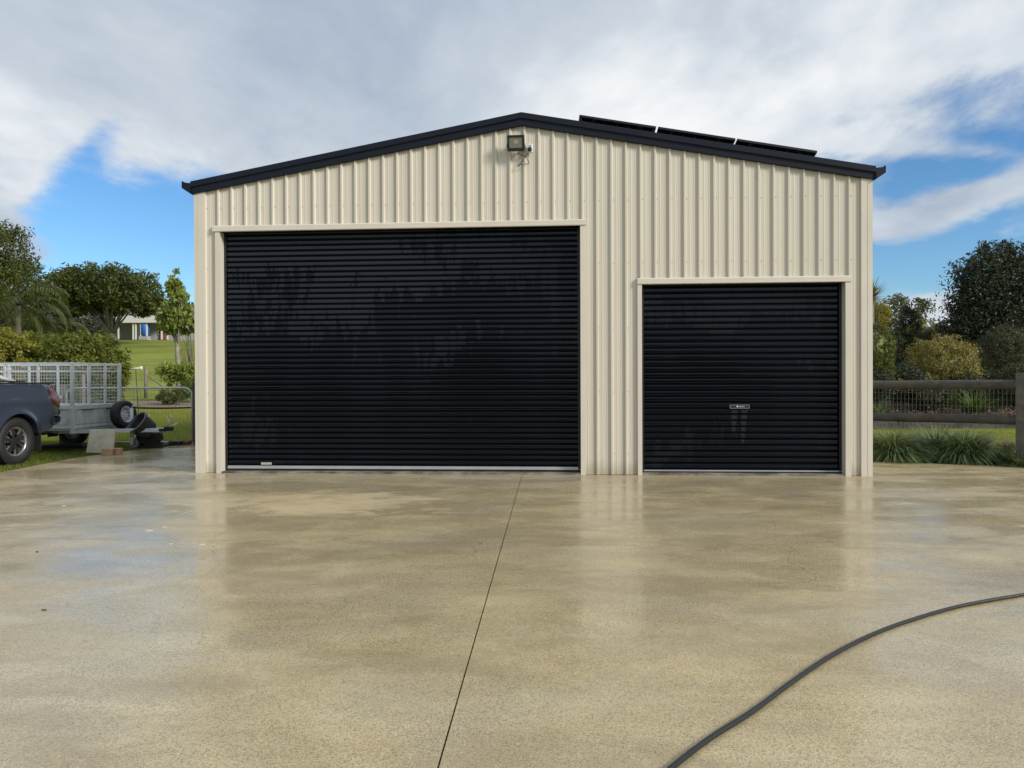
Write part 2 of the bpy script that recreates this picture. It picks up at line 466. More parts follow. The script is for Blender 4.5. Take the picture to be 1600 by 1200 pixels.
M['timber_dark'] = pbr('weathered_dark_timber', (0.085, 0.078, 0.070), 0.75, col2=(0.045, 0.041, 0.038), vscale=6, bump=0.5, bscale=40)
M['timber_grey'] = pbr('weathered_grey_timber', (0.24, 0.21, 0.17), 0.8, col2=(0.14, 0.125, 0.10), vscale=8, bump=0.5, bscale=40)
M['brown_timber'] = pbr('brown_timber', (0.58, 0.38, 0.23), 0.8, col2=(0.42, 0.26, 0.15), vscale=10, bump=0.3, bscale=40)
M['ute_paint'] = pbr('slate_blue_paint', (0.028, 0.041, 0.072), 0.30, 0.35, var=0.05, coat=1.0)
M['glass_dark'] = pbr('tinted_glass', (0.01, 0.012, 0.014), 0.05, spec=0.7)
M['chrome'] = pbr('chrome', (0.6, 0.6, 0.6), 0.15, 1.0)
M['satin'] = pbr('satin_silver', (0.62, 0.63, 0.64), 0.25, 0.2, coat=0.6)
M['alloy'] = pbr('machined_alloy', (0.42, 0.42, 0.43), 0.3, 0.9)
M['dark_alloy'] = pbr('dark_alloy', (0.035, 0.036, 0.04), 0.4, 0.5)
M['red_lens'] = pbr('red_lens', (0.10, 0.002, 0.006), 0.15, coat=0.3, spec=0.4)
M['white_rim'] = pbr('white_steel_rim', (0.62, 0.66, 0.72), 0.35, var=0.15, vscale=9)
M['bark_pale'] = pbr('pale_bark', (0.34, 0.31, 0.25), 0.85, col2=(0.20, 0.17, 0.13), vscale=6, bump=0.5)
M['bark_dark'] = pbr('dark_bark', (0.10, 0.078, 0.058), 0.9, col2=(0.05, 0.04, 0.03), vscale=6, bump=0.6)
M['bark_grey'] = pbr('grey_bark', (0.22, 0.195, 0.17), 0.9, col2=(0.12, 0.105, 0.09), vscale=6, bump=0.6)
M['beige_board'] = pbr('lichened_board', (0.74, 0.68, 0.52), 0.85, col2=(0.52, 0.47, 0.35), vscale=5, bump=0.5, bscale=30)
M['rust'] = pbr('rusty_steel', (0.17, 0.06, 0.03), 0.8, var=0.4, vscale=14)
M['hose'] = pbr('black_hose', (0.012, 0.013, 0.015), 0.38, var=0.2, vscale=30, bump=0.15, bscale=200)
M['panel_back'] = pbr('panel_backsheet', (0.012, 0.012, 0.014), 0.4)
M['panel_line'] = pbr('panel_line', (0.35, 0.36, 0.37), 0.5)
M['panel_frame'] = pbr('panel_frame', (0.015, 0.017, 0.02), 0.35, 0.5)
M['roof_grey'] = pbr('grey_roof_steel', (0.17, 0.18, 0.20), 0.6, var=0.15)
M['house_white'] = pbr('house_white', (0.72, 0.72, 0.70), 0.6)
M['house_grey'] = pbr('house_grey', (0.40, 0.40, 0.39), 0.7, var=0.1)
M['blue'] = pbr('bright_blue', (0.02, 0.16, 0.55), 0.5)
M['orange'] = pbr('orange_brick', (0.32, 0.13, 0.07), 0.7, var=0.4, vscale=3)
M['lens'] = pbr('lamp_lens', (0.20, 0.21, 0.19), 0.25, spec=0.5)
M['yellow_led'] = pbr('led_board', (0.36, 0.35, 0.22), 0.4)
M['post_grey'] = pbr('post_grey', (0.13, 0.12, 0.105), 0.8, col2=(0.07, 0.065, 0.058), vscale=8, bump=0.5, bscale=40)
M['sleeper'] = pbr('stained_sleeper', (0.035, 0.032, 0.03), 0.85, col2=(0.10, 0.09, 0.075), vscale=3, bump=0.5, bscale=30)
M['tub'] = pbr('scuffed_black_plastic', (0.030, 0.031, 0.033), 0.5, var=0.3)
M['tub_rim'] = pbr('rim_highlight', (0.11, 0.115, 0.12), 0.5)  # paler tone painted in as the highlight along the tub's lip
M['earth'] = pbr('bed_earth', (0.22, 0.17, 0.12), 0.95, var=0.3, vscale=10)

L = {}
L['hedge'] = leafmat('leaf_hedge', (0.035, 0.055, 0.010), (0.24, 0.26, 0.035))
L['hedge_gold'] = leafmat('leaf_hedge_gold', (0.07, 0.085, 0.012), (0.40, 0.36, 0.05))
L['dark'] = leafmat('leaf_dark', (0.010, 0.017, 0.009), (0.075, 0.088, 0.050), 0.55, 0.2)
L['darkbrown'] = leafmat('leaf_dark_brown', (0.022, 0.028, 0.012), (0.12, 0.125, 0.05), 0.5, 0.2)
L['gold'] = leafmat('leaf_gold', (0.045, 0.06, 0.016), (0.46, 0.38, 0.13))
L['box'] = leafmat('leaf_box', (0.02, 0.035, 0.010), (0.21, 0.23, 0.05))
L['spread'] = leafmat('leaf_spreading', (0.022, 0.038, 0.012), (0.15, 0.175, 0.035))
L['lime'] = leafmat('leaf_lime', (0.08, 0.12, 0.02), (0.34, 0.40, 0.08))
L['palm'] = leafmat('leaf_palm', (0.035, 0.05, 0.015), (0.13, 0.15, 0.045))
L['palm_gold'] = leafmat('leaf_palm_gold', (0.09, 0.10, 0.015), (0.26, 0.25, 0.04))
L['gum'] = leafmat('leaf_gum', (0.05, 0.065, 0.035), (0.14, 0.15, 0.08))
L['tuft'] = leafmat('leaf_tuft', (0.035, 0.070, 0.028), (0.28, 0.36, 0.17), 0.4, 0.2)
L['strap'] = leafmat('leaf_strap', (0.04, 0.075, 0.015), (0.14, 0.22, 0.05), 0.4)
L['grass'] = leafmat('leaf_grass', (0.09, 0.125, 0.02), (0.24, 0.28, 0.05))
L['grass_sun'] = leafmat('leaf_grass_sunny', (0.19, 0.23, 0.035), (0.40, 0.41, 0.085))  # brighter copy of the grass, with sunlight put into its colour
L['spike'] = leafmat('leaf_spike', (0.12, 0.12, 0.03), (0.32, 0.28, 0.10))
L['pink'] = leafmat('petals_pink', (0.30, 0.16, 0.15), (0.55, 0.38, 0.36))
L['litter'] = leafmat('leaf_litter', (0.05, 0.035, 0.02), (0.24, 0.16, 0.10), 0.9, 0.0)


# ------------------------------------------------------------------ ground
def build_ground():
    xs = np.concatenate([np.linspace(-900, -90, 20), np.linspace(-85, 85, 70), np.linspace(90, 900, 20)])
    ys = np.concatenate([np.linspace(-700, -30, 16), np.linspace(-25, 16, 10), np.linspace(18, 130, 76), np.linspace(140, 1500, 22)])
    X, Y = np.meshgrid(xs, ys); Z = terrain_z(X, Y) - 0.03
    Z = Z + np.where(Y > 24, 0.05 * np.sin(X * 0.21) * np.cos(Y * 0.13) * np.minimum((Y - 24) / 20, 1), 0)
    Vv = np.stack([X, Y, Z], -1).reshape(-1, 3); nx = len(xs)
    fs = []
    for j in range(len(ys) - 1):
        for i in range(nx - 1):
            a = j * nx + i; fs.append((a, a + 1, a + nx + 1, a + nx))
    b = MB(); b.add(Vv.tolist(), fs, True)
    tag(b.build('ground', M['lawn'], fix=False), kind='structure')


build_ground()

# concrete apron: slabs separated by sawn joints; the outline follows the lawn edge at left
DRV = empty('driveway'); DRV['kind'] = 'structure'


def clip_poly(poly, p, n):
    """keep the side where (q - p).n >= 0"""
    out = []
    for i in range(len(poly)):
        a, b_ = poly[i], poly[(i + 1) % len(poly)]
        da = (a[0] - p[0]) * n[0] + (a[1] - p[1]) * n[1]; db = (b_[0] - p[0]) * n[0] + (b_[1] - p[1]) * n[1]
        if da >= 0: out.append(a)
        if da * db < 0:
            t = da / (da - db); out.append((a[0] + (b_[0] - a[0]) * t, a[1] + (b_[1] - a[1]) * t))
    return out


edgeL0 = on_ground(0, 738); edgeL1 = on_ground(120, 715); edgeL2 = on_ground(300, 691)
e3 = on_ground(1362, 721); e4 = on_ground(1600, 729)
dirR = (e4 - e3).normalized()
J0 = on_ground(816, 741); J1 = on_ground(685, 1197)
jd = (J0 - J1).normalized(); jn = (jd.y, -jd.x)          # joint across the yard, normal to the right
wd = (WX.x, WX.y); wn = (-WX.y, WX.x)                     # wall direction, normal away from camera
outline = [(-9.5, -9.0), (9.5, -9.0)]
pr = e4 + dirR * 4.0
outline += [(9.5, pr.y - 0.2), (pr.x, pr.y), (e3.x, e3.y), (e3.x - dirR.x * 0.9, e3.y + 0.45), (5.6, 17.4), (-6.62, 17.4),
            (edgeL2.x, edgeL2.y), (edgeL1.x, edgeL1.y), (edgeL0.x, edgeL0.y), (-8.6, 9.6), (-9.5, 7.5)]


def slab(poly, k):
    if len(poly) < 3: return
    b = MB(); n = len(poly)
    b.add([(x, y, 0.0) for x, y in poly] + [(x, y, -0.05) for x, y in poly],
          [tuple(range(n))] + [(i, (i + 1) % n, n + (i + 1) % n, n + i) for i in range(n)])
    b.build('slab', M['concrete'], DRV)


gap = 0.0035
py1 = on_ground(800, 850)
PA = [(J0.x, J0.y)]
cuts_h = [(-20.0, py1.y), (py1.y, 30.0)]
halves = [clip_poly(outline, (J0.x - jn[0] * gap, J0.y - jn[1] * gap), (-jn[0], -jn[1])),
          clip_poly(outline, (J0.x + jn[0] * gap, J0.y + jn[1] * gap), jn)]
cr0 = on_ground(1364, 744); cr1 = on_ground(1525, 800)
cd = (cr1 - cr0).normalized(); cn = (-cd.y, cd.x)
for hi, h in enumerate(halves):
    near = clip_poly(h, (0, py1.y - 0.006), (-wn[0], -wn[1]))
    far = clip_poly(h, (0, py1.y + 0.006), wn)
    slab(near, 0)
    if hi == 1:
        # joint that runs out of the right-hand corner of the shed
        slab(clip_poly(far, (cr0.x + cn[0] * .003, cr0.y + cn[1] * .003), cn), 0)
        slab(clip_poly(far, (cr0.x - cn[0] * .003, cr0.y - cn[1] * .003), (-cn[0], -cn[1])), 0)
    else:
        slab(far, 0)
b = MB(); n = len(outline)
b.add([(x, y, -0.018) for x, y in outline], [tuple(range(n))]); b.build('joint_filler', M['dark_gap'], DRV)

# ------------------------------------------------------------------ the shed
SL, SR = on_wall(307.5, 738)[0], on_wall(1362, 742)[0]
SC = on_wall(815, 198)[0]
EAVE = 4.06; APEX = 4.925
DEPTH = 12.0
SHED = empty('steel_shed', WO, WANG, 'cream ribbed steel shed with two black roller doors and navy gable trim', 'shed')


def gable_z(s):
    return APEX - (APEX - EAVE) * abs(s - SC) / ((SR - SL) / 2)


# door openings (s0, s1, top)
D1 = (on_wall(345.5, 540)[0], on_wall(907.5, 540, .04)[0], 3.51)
D2 = (on_wall(1003, 590, .04)[0], on_wall(1320, 590)[0], 2.67)
PIT = 0.2030
RIB0 = on_wall(797.3, 280, 0.02)[0]


def rib_profile():
    """offsets (ds, depth) within one period, rib centred at 0, pan flutes between"""
    w = PIT
    return [(-0.0225, 0), (-0.0115, 0.029), (0.0115, 0.029), (0.0225, 0),
            (0.058, 0.0), (0.063, 0.0022), (0.075, 0.0022), (0.080, 0.0),
            (w - 0.080, 0.0), (w - 0.075, 0.0022), (w - 0.063, 0.0022), (w - 0.058, 0.0)]


def wall_sheets(s_lo, s_hi, base_y, top_fn, openings, parent, per_sheet=4, phase=0.0, flip=1, name='wall_sheet'):
    k0 = math.floor((s_lo - phase) / PIT) - 1; k1 = math.ceil((s_hi - phase) / PIT) + 1
    pts = []
    for k in range(k0, k1):
        for ds, d in rib_profile(): pts.append((phase + k * PIT + ds, d, k))
    pts.sort()
    groups = {}
    for (a, da, ka), (c, dc, kc) in zip(pts[:-1], pts[1:]):
        if c <= s_lo or a >= s_hi: continue
        segs = [(a, c)]
        cutx = sorted(v for o in openings for v in o[:2] if a < v < c)
        cutx += [v for v in (s_lo, s_hi) if a < v < c]
        xs_ = sorted([a] + cutx + [c])
        for u, v in zip(xs_[:-1], xs_[1:]):
            m_ = (u + v) / 2
            if m_ < s_lo or m_ > s_hi: continue
            zb = 0.004
            for o in openings:
                if o[0] < m_ < o[1]: zb = o[2]
            du = da + (dc - da) * (u - a) / (c - a); dv = da + (dc - da) * (v - a) / (c - a)
            g = groups.setdefault(math.floor(ka / per_sheet), MB())
            g.add([(u, base_y - du * flip, zb), (v, base_y - dv * flip, zb), (v, base_y - dv * flip, top_fn(v)), (u, base_y - du * flip, top_fn(u))], [(0, 1, 2, 3)])
    objs = []
    for g in groups.values():
        objs.append(g.build(name, M['cream'], parent, fix=False))
    return objs


# in the shed's own frame: x along the front, y into the building, z up
wall_sheets(SL + 0.02, SR - 0.02, 0.0, lambda s: gable_z(s) + 0.05, [D1, D2], SHED, 4, RIB0)
# side and back walls
sideL = empty('side_wall', (SL, 0, 0), math.pi / 2, parent=SHED)
wall_sheets(0.05, DEPTH, 0.0, lambda s: EAVE, [], sideL, 8, 0.0, -1)
sideR = empty('side_wall', (SR, 0, 0), math.pi / 2, parent=SHED)
wall_sheets(0.05, DEPTH, 0.0, lambda s: EAVE, [], sideR, 8, 0.0, 1)
b = MB(); b.add([(SL, DEPTH, 0), (SR, DEPTH, 0), (SR, DEPTH, EAVE), (SC, DEPTH, APEX), (SL, DEPTH, EAVE)], [(0, 1, 2, 3, 4)])
b.build('back_wall', M['cream'], SHED)
# inner lining that stops light and sight behind the cladding
b = MB(); b.add([(SL + .05, .30, 0), (SR - .05, .30, 0), (SR - .05, .30, EAVE), (SC, .30, APEX), (SL + .05, .30, EAVE)], [(0, 1, 2, 3, 4)])
b.build('inner_wall', M['dark_gap'], SHED)
# corner flashings
for s0, s1, nm in ((SL, SL + 0.145, 1), (SR - 0.145, SR, -1)):
    b = MB(); e = 0.034
    b.box((s0, -e, 0.0), (s1, -e + 0.002, gable_z((s0 + s1) / 2) + .05))
    xs_ = s0 if nm == 1 else s1
    b.box((xs_ - 0.002 if nm == 1 else xs_, -e, 0.0), (xs_ if nm == 1 else xs_ + 0.002, 0.16, EAVE))
    inner = s1 if nm == 1 else s0
    b.box((min(inner, inner + nm * .004), -e, 0.0), (max(inner, inner + nm * .004), -0.001, gable_z(inner) + .02))
    # pressed crease down the flashing
    c_ = s0 + 0.06 if nm == 1 else s1 - 0.06
    b.box((c_ - .004, -e - .003, 0.0), (c_ + .004, -e - .0005, gable_z(c_) + .02))
    b.build('corner_flashing', M['cream_trim'], SHED)


def header(s0, s1, z0, z1, proud=0.052):
    b = MB()
    poly = [(0.0, z0), (-proud, z0), (-proud - 0.004, z0 + 0.012), (-proud, z0 + 0.016), (-proud, z1 - 0.012), (-proud + 0.012, z1 + 0.003), (0.0, z1 + 0.012)]
    n_ = len(poly)
    b.add([(s0, y, z) for y, z in poly] + [(s1, y, z) for y, z in poly],
          [(i, (i + 1) % n_, n_ + (i + 1) % n_, n_ + i) for i in range(n_)] + [tuple(range(n_)), tuple(range(n_, 2 * n_))])
    b.build('door_header', M['cream_trim'], SHED)


def jamb(s_in, s_out, top):
    """flashing beside an opening: a face on the wall and a reveal into it"""
    b = MB(); a, c = min(s_in, s_out), max(s_in, s_out)
    b.box((a, -0.040, 0.0), (c, -0.0335, top))
    r0, r1 = (s_in, s_in - 0.003) if s_out > s_in else (s_in, s_in + 0.003)
    b.box((min(r0, r1), -0.040, 0.0), (max(r0, r1), 0.17, top))
    q0, q1 = (s_out, s_out + 0.003) if s_out > s_in else (s_out, s_out - 0.003)
    b.box((min(q0, q1), -0.040, 0.0), (max(q0, q1), -0.001, top))
    b.build('door_jamb', M['cream_trim'], SHED)


HZ1 = (3.51, 3.592); HZ2 = (2.672, 2.752)
header(on_wall(334, 357)[0], on_wall(915, 350)[0], *HZ1)
header(on_wall(995.5, 441)[0], on_wall(1328.5, 435)[0], *HZ2)
jamb(D1[0], D1[0] - 0.062, HZ1[0]); jamb(D1[1], D1[1] + 0.062, HZ1[0])
jamb(D2[0], D2[0] - 0.055, HZ2[0]); jamb(D2[1], D2[1] + 0.070, HZ2[0])


def roller_door(D, period, recess, streaks, bar_z, bar_h, name='roller_door', label=None):
    root = empty(name, (0, 0, 0), 0, label, parent=SHED)
    mat = mat_door(streaks, bar_z + bar_h, period)
    s0, s1 = D[0] + 0.004, D[1] - 0.004
    z = bar_z + bar_h
    zt = D[2] + 0.02
    first = None
    # one slat: rounded face standing 14 mm proud of a narrow recess
    face = []
    p = period
    face += [(0.000, -0.008), (0.024, -0.008), (0.0265, 0.0105), (0.029, 0.0135)]
    for i in range(1, 4):
        t = i / 4; face.append((0.029 + (p - 0.042) * t, 0.0135 + 0.0005 * math.sin(math.pi * t)))
    face += [(p - 0.013, 0.0135), (p - 0.009, 0.0126), (p - 0.0055, 0.0100), (p - 0.0028, 0.0050), (p, -0.008)]
    k = 0
    while z < zt:
        if first is None:
            b = MB()
            vs = [(s0, recess - d, h) for h, d in face] + [(s1, recess - d, h) for h, d in face]; n_ = len(face)
            b.add(vs, [(i, n_ + i, n_ + i + 1, i + 1) for i in range(n_ - 1)], True)
            o = b.build('slat', [mat, M['groove']], root, fix=False); first = o
            o.data.polygons[0].material_index = 1; o.data.polygons[1].material_index = 1
            for pl in o.data.polygons: pl.use_smooth = False
            for i in range(2, n_ - 2): o.data.polygons[i].use_smooth = True
        else:
            o = first.copy(); COL.objects.link(o); o.parent = root
        o.location = (0, 0, z)
        z += period; k += 1
    b = MB(); b.box((s0, recess - 0.028, bar_z), (s1, recess + 0.004, bar_z + bar_h - 0.001))
    b.box((s0, recess - 0.036, bar_z), (s1, recess - 0.0285, bar_z + 0.012))
    b.build('bottom_rail', M['alu'], root)
    b = MB(); b.box((s0, recess - 0.022, 0.022), (s1, recess - 0.004, bar_z - 0.001)); b.build('rubber_seal', M['black_rubber'], root)
    # side tracks
    for e0, e1 in ((D[0] + .001, D[0] + 0.040), (D[1] - 0.040, D[1] - .001)):
        b = MB(); b.box((e0, recess - 0.036, 0.02), (e1, recess - 0.031, D[2]))
        if name: b.build('side_track', M['track'], root)
    # sill: rough concrete edge under the seal
    b = MB(); b.box((D[0], -0.03, 0.001), (D[1], 0.25, 0.021)); b.build('sill', M['sill'], root)
    return root


M['groove'] = pbr('groove_shade', (0.0012, 0.0014, 0.0022), 0.7, spec=0.12)  # matte black painted into the slat recess to stand in for its shade
M['track'] = pbr('black_track', (0.008, 0.009, 0.012), 0.5)
M['sill'] = pbr('slab_edge', (0.30, 0.27, 0.21), 0.7, col2=(0.06, 0.055, 0.045), vscale=3.0, bump=0.4)
hx0, hz0 = on_wall(1140, 638, -0.12); hx1, hz1 = on_wall(1170.5, 632.5, -0.12)
# object coordinates of a copied slat start at its own base, so the drying pattern works in generated world height
RD1 = roller_door(D1, 0.0785, 0.14, [], 0.052, 0.042, label='wide black roller door')
def wx(px, py):
    a_ = on_wall(px, py, -0.13); p_ = WO + WX * a_[0] - WN * 0.13; return p_.x, a_[1]
RD2 = roller_door(D2, 0.0860, 0.14, [(wx(1143, 640)[0], wx(1154, 640)[0], wx(1143, 678)[1], hz0), (wx(1158, 640)[0], wx(1169.5, 640)[0], wx(1160, 692)[1], hz0)], 0.040, 0.018, label='narrow black roller door')

# lock plate on the narrow door
b = MB(); b.box((hx0, 0.104, hz0), (hx1, 0.118, hz1)); lp = b.build('lock_plate', M['black_plastic'], RD2, bevel=0.003)
b = MB(); e = 0.004
b.box((hx0, 0.100, hz0), (hx1, 0.1035, hz0 + e)); b.box((hx0, 0.100, hz1 - e), (hx1, 0.1035, hz1))
b.box((hx0, 0.100, hz0 + e), (hx0 + e, 0.1035, hz1 - e)); b.box((hx1 - e, 0.100, hz0 + e), (hx1, 0.1035, hz1 - e))
mx = hx0 + (hx1 - hx0) * 0.37
b.lathe([(0.001, 0), (0.014, 0), (0.014, 0.006), (0.001, 0.006)], 12, Matrix.Translation((mx, 0.103, (hz0 + hz1) / 2)) @ Matrix.Rotation(R(90), 4, 'X'))
for i in range(5):
    q = mx + 0.022 + i * 0.017
    b.box((q, 0.1005, (hz0 + hz1) / 2 - .008), (q + 0.010, 0.1035, (hz0 + hz1) / 2 + .008))
b.build('lock_badge', M['alu'], RD2)
# maker's plate at the foot of the wide door
ax, az_ = on_wall(408, 726, -0.12); bx_, bz = on_wall(424.5, 722.5, -0.12)
b = MB(); b.box((ax, 0.118, az_), (bx_, 0.1215, bz)); b.build('name_plate', pbr('dull_plate', (0.45, 0.42, 0.33), 0.5), RD1)


# roof, barge, gutters
def barge(side):
    """folded two-step flashing along one rake; drawn as a section swept along the slope"""
    s_end = SL - 0.03 if side < 0 else SR + 0.03
    z_end = gable_z(SL); z_top = APEX
    secs = [  # (y, dz) section: lower face, step, upper face, roof return
        (-0.010, 0.000), (-0.058, 0.000), (-0.062, 0.008), (-0.058, 0.016), (-0.058, 0.084), (-0.064, 0.088), (-0.072, 0.096), (-0.084, 0.100),
        (-0.084, 0.172), (-0.080, 0.180), (-0.060, 0.184), (0.16, 0.184)]
    b = MB(); n_ = len(secs)
    b.add([(SC, y, z_top + dz) for y, dz in secs] + [(s_end, y, z_end - .005 + dz) for y, dz in secs],
          [(i, i + 1, n_ + i + 1, n_ + i) for i in range(n_ - 1)])
    b.build('barge_flashing', M['navy'], SHED)


barge(-1); barge(1)


def roof(side):
    s_end = SL - 0.03 if side < 0 else SR + 0.03
    b = MB(); h0 = APEX + 0.15; h1 = gable_z(SL) + 0.145
    n_ = 58
    for i in range(n_):
        y0 = 0.14 + i * PIT; y1 = y0 + PIT
        prof = [(y0, 0), (y1 - 0.05, 0), (y1 - 0.035, 0.028), (y1 - 0.015, 0.028), (y1, 0)]
        for (a, da), (c, dc) in zip(prof[:-1], prof[1:]):
            b.add([(SC, a, h0 + da), (SC, c, h0 + dc), (s_end, c, h1 + dc), (s_end, a, h1 + da)], [(0, 1, 2, 3)])
    b.build('roof_sheet', M['navy'], SHED)
    b = MB()
    g = 0.125
    sx = s_end
    d = 1 if side > 0 else -1
    e_ = gable_z(SL)
    poly = [(sx, e_ - 0.004), (sx + d * .115, e_ + .072), (sx + d * .13, e_ + .085), (sx + d * .130, e_ + .178), (sx + d * .112, e_ + .178), (sx + d * .104, e_ + .160), (sx, e_ + .150)]
    b.prism(poly, -0.082, DEPTH)
    b.build('gutter', M['navy'], SHED)


roof(-1); roof(1)
b = MB(); d = 0.10
b.add([(SC - d, -0.05, APEX + .176 - d * .18), (SC, -0.05, APEX + .190), (SC + d, -0.05, APEX + .176 - d * .18), (SC - d, DEPTH, APEX + .176 - d * .18), (SC, DEPTH, APEX + .190), (SC + d, DEPTH, APEX + .176 - d * .18)],
      [(0, 1, 4, 3), (1, 2, 5, 4)])
b.build('ridge_cap', M['navy'], SHED)

# fixing screws in rows
b = MB()
for z in (0.30, 1.17, 2.07, 2.98, 3.86):
    k = math.floor((SL - RIB0) / PIT)
    while RIB0 + k * PIT < SR - 0.15:
        s = RIB0 + k * PIT + 0.032 * 1.0; k += 1
        if s < SL + .15: continue
        if (D1[0] - .09 < s < D1[1] + .09 and z < 3.62) or (D2[0] - .09 < s < D2[1] + .1 and z < 2.78) or z > gable_z(s) - .05: continue
        zz_ = z + random.uniform(-.006, .006)
        b.lathe([(0.001, 0), (0.0065, 0.0), (0.006, 0.006), (0.001, 0.007)], 6, Matrix.Translation((s, -0.0005, zz_)) @ Matrix.Rotation(R(90), 4, 'X'))
tag(b.build('wall_screw', pbr('screw_head', (0.30, 0.26, 0.19), 0.5), SHED), kind='stuff')

# ------------------------------------------------------------------ floodlight and socket
fx, fz = on_wall(806, 224, 0.16)
FL = empty('floodlight', WO + WX * fx + WN * 0.035 + Vector((0, 0, fz)), WANG, 'black square floodlight mounted under the peak of the gable', 'light')
T = Matrix.Translation((0, -0.13, 0.0)) @ Matrix.Rotation(R(20), 4, 'X')
w2, h2 = 0.118, 0.108
b = MB(); b.box((-w2, 0.0, -h2), (w2, 0.05, h2), T); 
for i in range(9): b.box((-w2 + .02 + i * .025, 0.05, -h2 + .02), (-w2 + .026 + i * .025, 0.075, h2 - .02), T)
b.build('housing', M['black_plastic'], FL, bevel=0.006)
b = MB()
for (a, c) in (((-w2, -.012, h2 - .028), (w2, -.001, h2)), ((-w2, -.012, -h2), (w2, -.001, -h2 + .045)), ((-w2, -.012, -h2 + .0455), (-w2 + .026, -.001, h2 - .0285)), ((w2 - .026, -.012, -h2 + .0455), (w2, -.001, h2 - .0285))):
    b.box(a, c, T)
b.build('bezel', M['black_plastic'], FL, bevel=0.003)
b = MB(); b.box((-w2 + .027, -.005, -h2 + .046), (w2 - .027, -.0005, h2 - .029), T); b.build('lens', M['lens'], FL)
b = MB(); b.box((-.03, -.0075, -.005), (.03, -.0055, .045), T); b.build('led_board', M['yellow_led'], FL)
b = MB(); b.box((-w2 - .012, -.02, -.015), (-w2 - .006, .13, .015)); b.box((w2 + .006, -.02, -.015), (w2 + .012, .13, .015)); b.box((-w2 - .012, .1305, -.015), (w2 + .012, .136, .015))
b.transform = None
br = b.build('bracket', M['black_plastic'], FL); br.location = (0, -0.115, -0.02)

ox, oz = on_wall(828, 232, 0.05)
SO = empty('power_socket', WO + WX * ox + WN * 0.029 + Vector((0, 0, oz)), WANG, 'small white weatherproof socket on the gable beside the floodlight', 'socket')
b = MB(); b.box((-.042, -.045, -.060), (.042, 0.0, .060)); b.build('box', M['white_plastic'], SO, bevel=0.008)
b = MB(); b.lathe([(0.001, 0), (0.030, 0), (0.030, 0.03), (0.022, 0.036), (0.001, 0.036)], 16, Matrix.Translation((0, -.045, -.028)) @ Matrix.Rotation(R(70), 4, 'X')); b.build('plug', M['black_plastic'], SO)
b = MB()
for dx_ in (-.014, .008): b.box((dx_, -.049, .022), (dx_ + .008, -.046, .040))
b.build('switch', M['black_plastic'], SO)
cp = [on_wall(*q, 0.06) for q in ((827, 237), (822, 243), (818, 250), (811, 256), (809, 261), (813, 257), (824, 256), (827, 254), (823, 247), (816, 243), (810, 240), (809, 236))]
b = MB(); pts = []
for i in range(len(cp) - 1):
    for t in (0, .33, .66):
        s = cp[i][0] * (1 - t) + cp[i + 1][0] * t; z = cp[i][1] * (1 - t) + cp[i + 1][1] * t
        pts.append(WO + WX * s + WN * (0.055 + 0.012 * math.sin(i * 1.7)) + Vector((0, 0, z)))
b.tube(pts, 0.0048, 6)
pc_ = b.build('power_cord', M['black_rubber'], FL); bpy.context.view_layer.update(); pc_.matrix_parent_inverse = FL.matrix_world.inverted()


# ------------------------------------------------------------------ solar panels on a tilted rack
def panel(px0, px1, py_a, py_b, lab):
    off = -0.55
    a = on_wall(px0, py_a, off); c = on_wall(px1, py_b, off)
    A = WO + WX * a[0] - WN * 0.55 + Vector((0, 0, a[1])); B = WO + WX * c[0] - WN * 0.55 + Vector((0, 0, c[1]))
    X = (B - A); wid = X.length; X.normalize()
    back = (-WN * math.cos(R(14)) - Vector((0, 0, 1)) * math.sin(R(14)))
    back = (back - X * back.dot(X)).normalized(); Z = X.cross(back)
    Mx = Matrix.Translation(A) @ Matrix((X, back, Z)).transposed().to_4x4()
    r_ = empty('solar_panel', (0, 0, 0), 0, lab, 'solar panel', 'solar panels tilted above the right roof slope'); r_.matrix_world = Mx
    ln = 1.72
    b = MB()
    b.box((0.0, 0.0, -0.035), (wid, 0.03, 0.0)); b.box((0, ln - .03, -0.035), (wid, ln, 0.0)); b.box((0, .0305, -0.035), (.03, ln - .0305, 0)); b.box((wid - .03, .0305, -0.035), (wid, ln - .0305, 0))
    b.build('frame', M['panel_frame'], r_)
    b = MB(); b.box((.031, .031, -0.008), (wid - .031, ln - .031, -0.002)); b.build('glass_face', M['panel_back'], r_)
    b = MB()
    for i in range(1, 6): x = .03 + (wid - .06) * i / 6; b.box((x - .003, .032, -0.012), (x + .003, ln - .032, -0.0085))
    for j in range(1, 10): y = .03 + (ln - .06) * j / 10; b.box((.032, y - .002, -0.0155), (wid - .032, y + .002, -0.0125))
    tag(b.build('cell_line', M['panel_line'], r_), kind='stuff')
    b = MB()
    for x in (wid * .2, wid * .8):
        for y_, h_ in ((.15, .30), (1.35, .10)):
            b = MB(); b.box((x - .02, y_, -h_), (x + .02, y_ + .04, -0.037)); b.build('rack_leg', M['alu'], r_)


pts_ = [(905, 179), (1277, 235.5)]
def ytop(x): return 179 + (x - 905) * (235.5 - 179) / (1277 - 905)
for (a, c, lab) in ((905.5, 1025.5, 'solar panel nearest the ridge, highest of three on the roof'), (1028.5, 1149.5, 'middle solar panel of the three on the right roof slope'),
                    (1152, 1277, 'solar panel nearest the right gutter, lowest of three')):
    panel(a, c, ytop(a), ytop(c), lab)


# ------------------------------------------------------------------ foliage tools
def unit(v): return v / np.maximum(np.linalg.norm(v, axis=-1, keepdims=True), 1e-9)


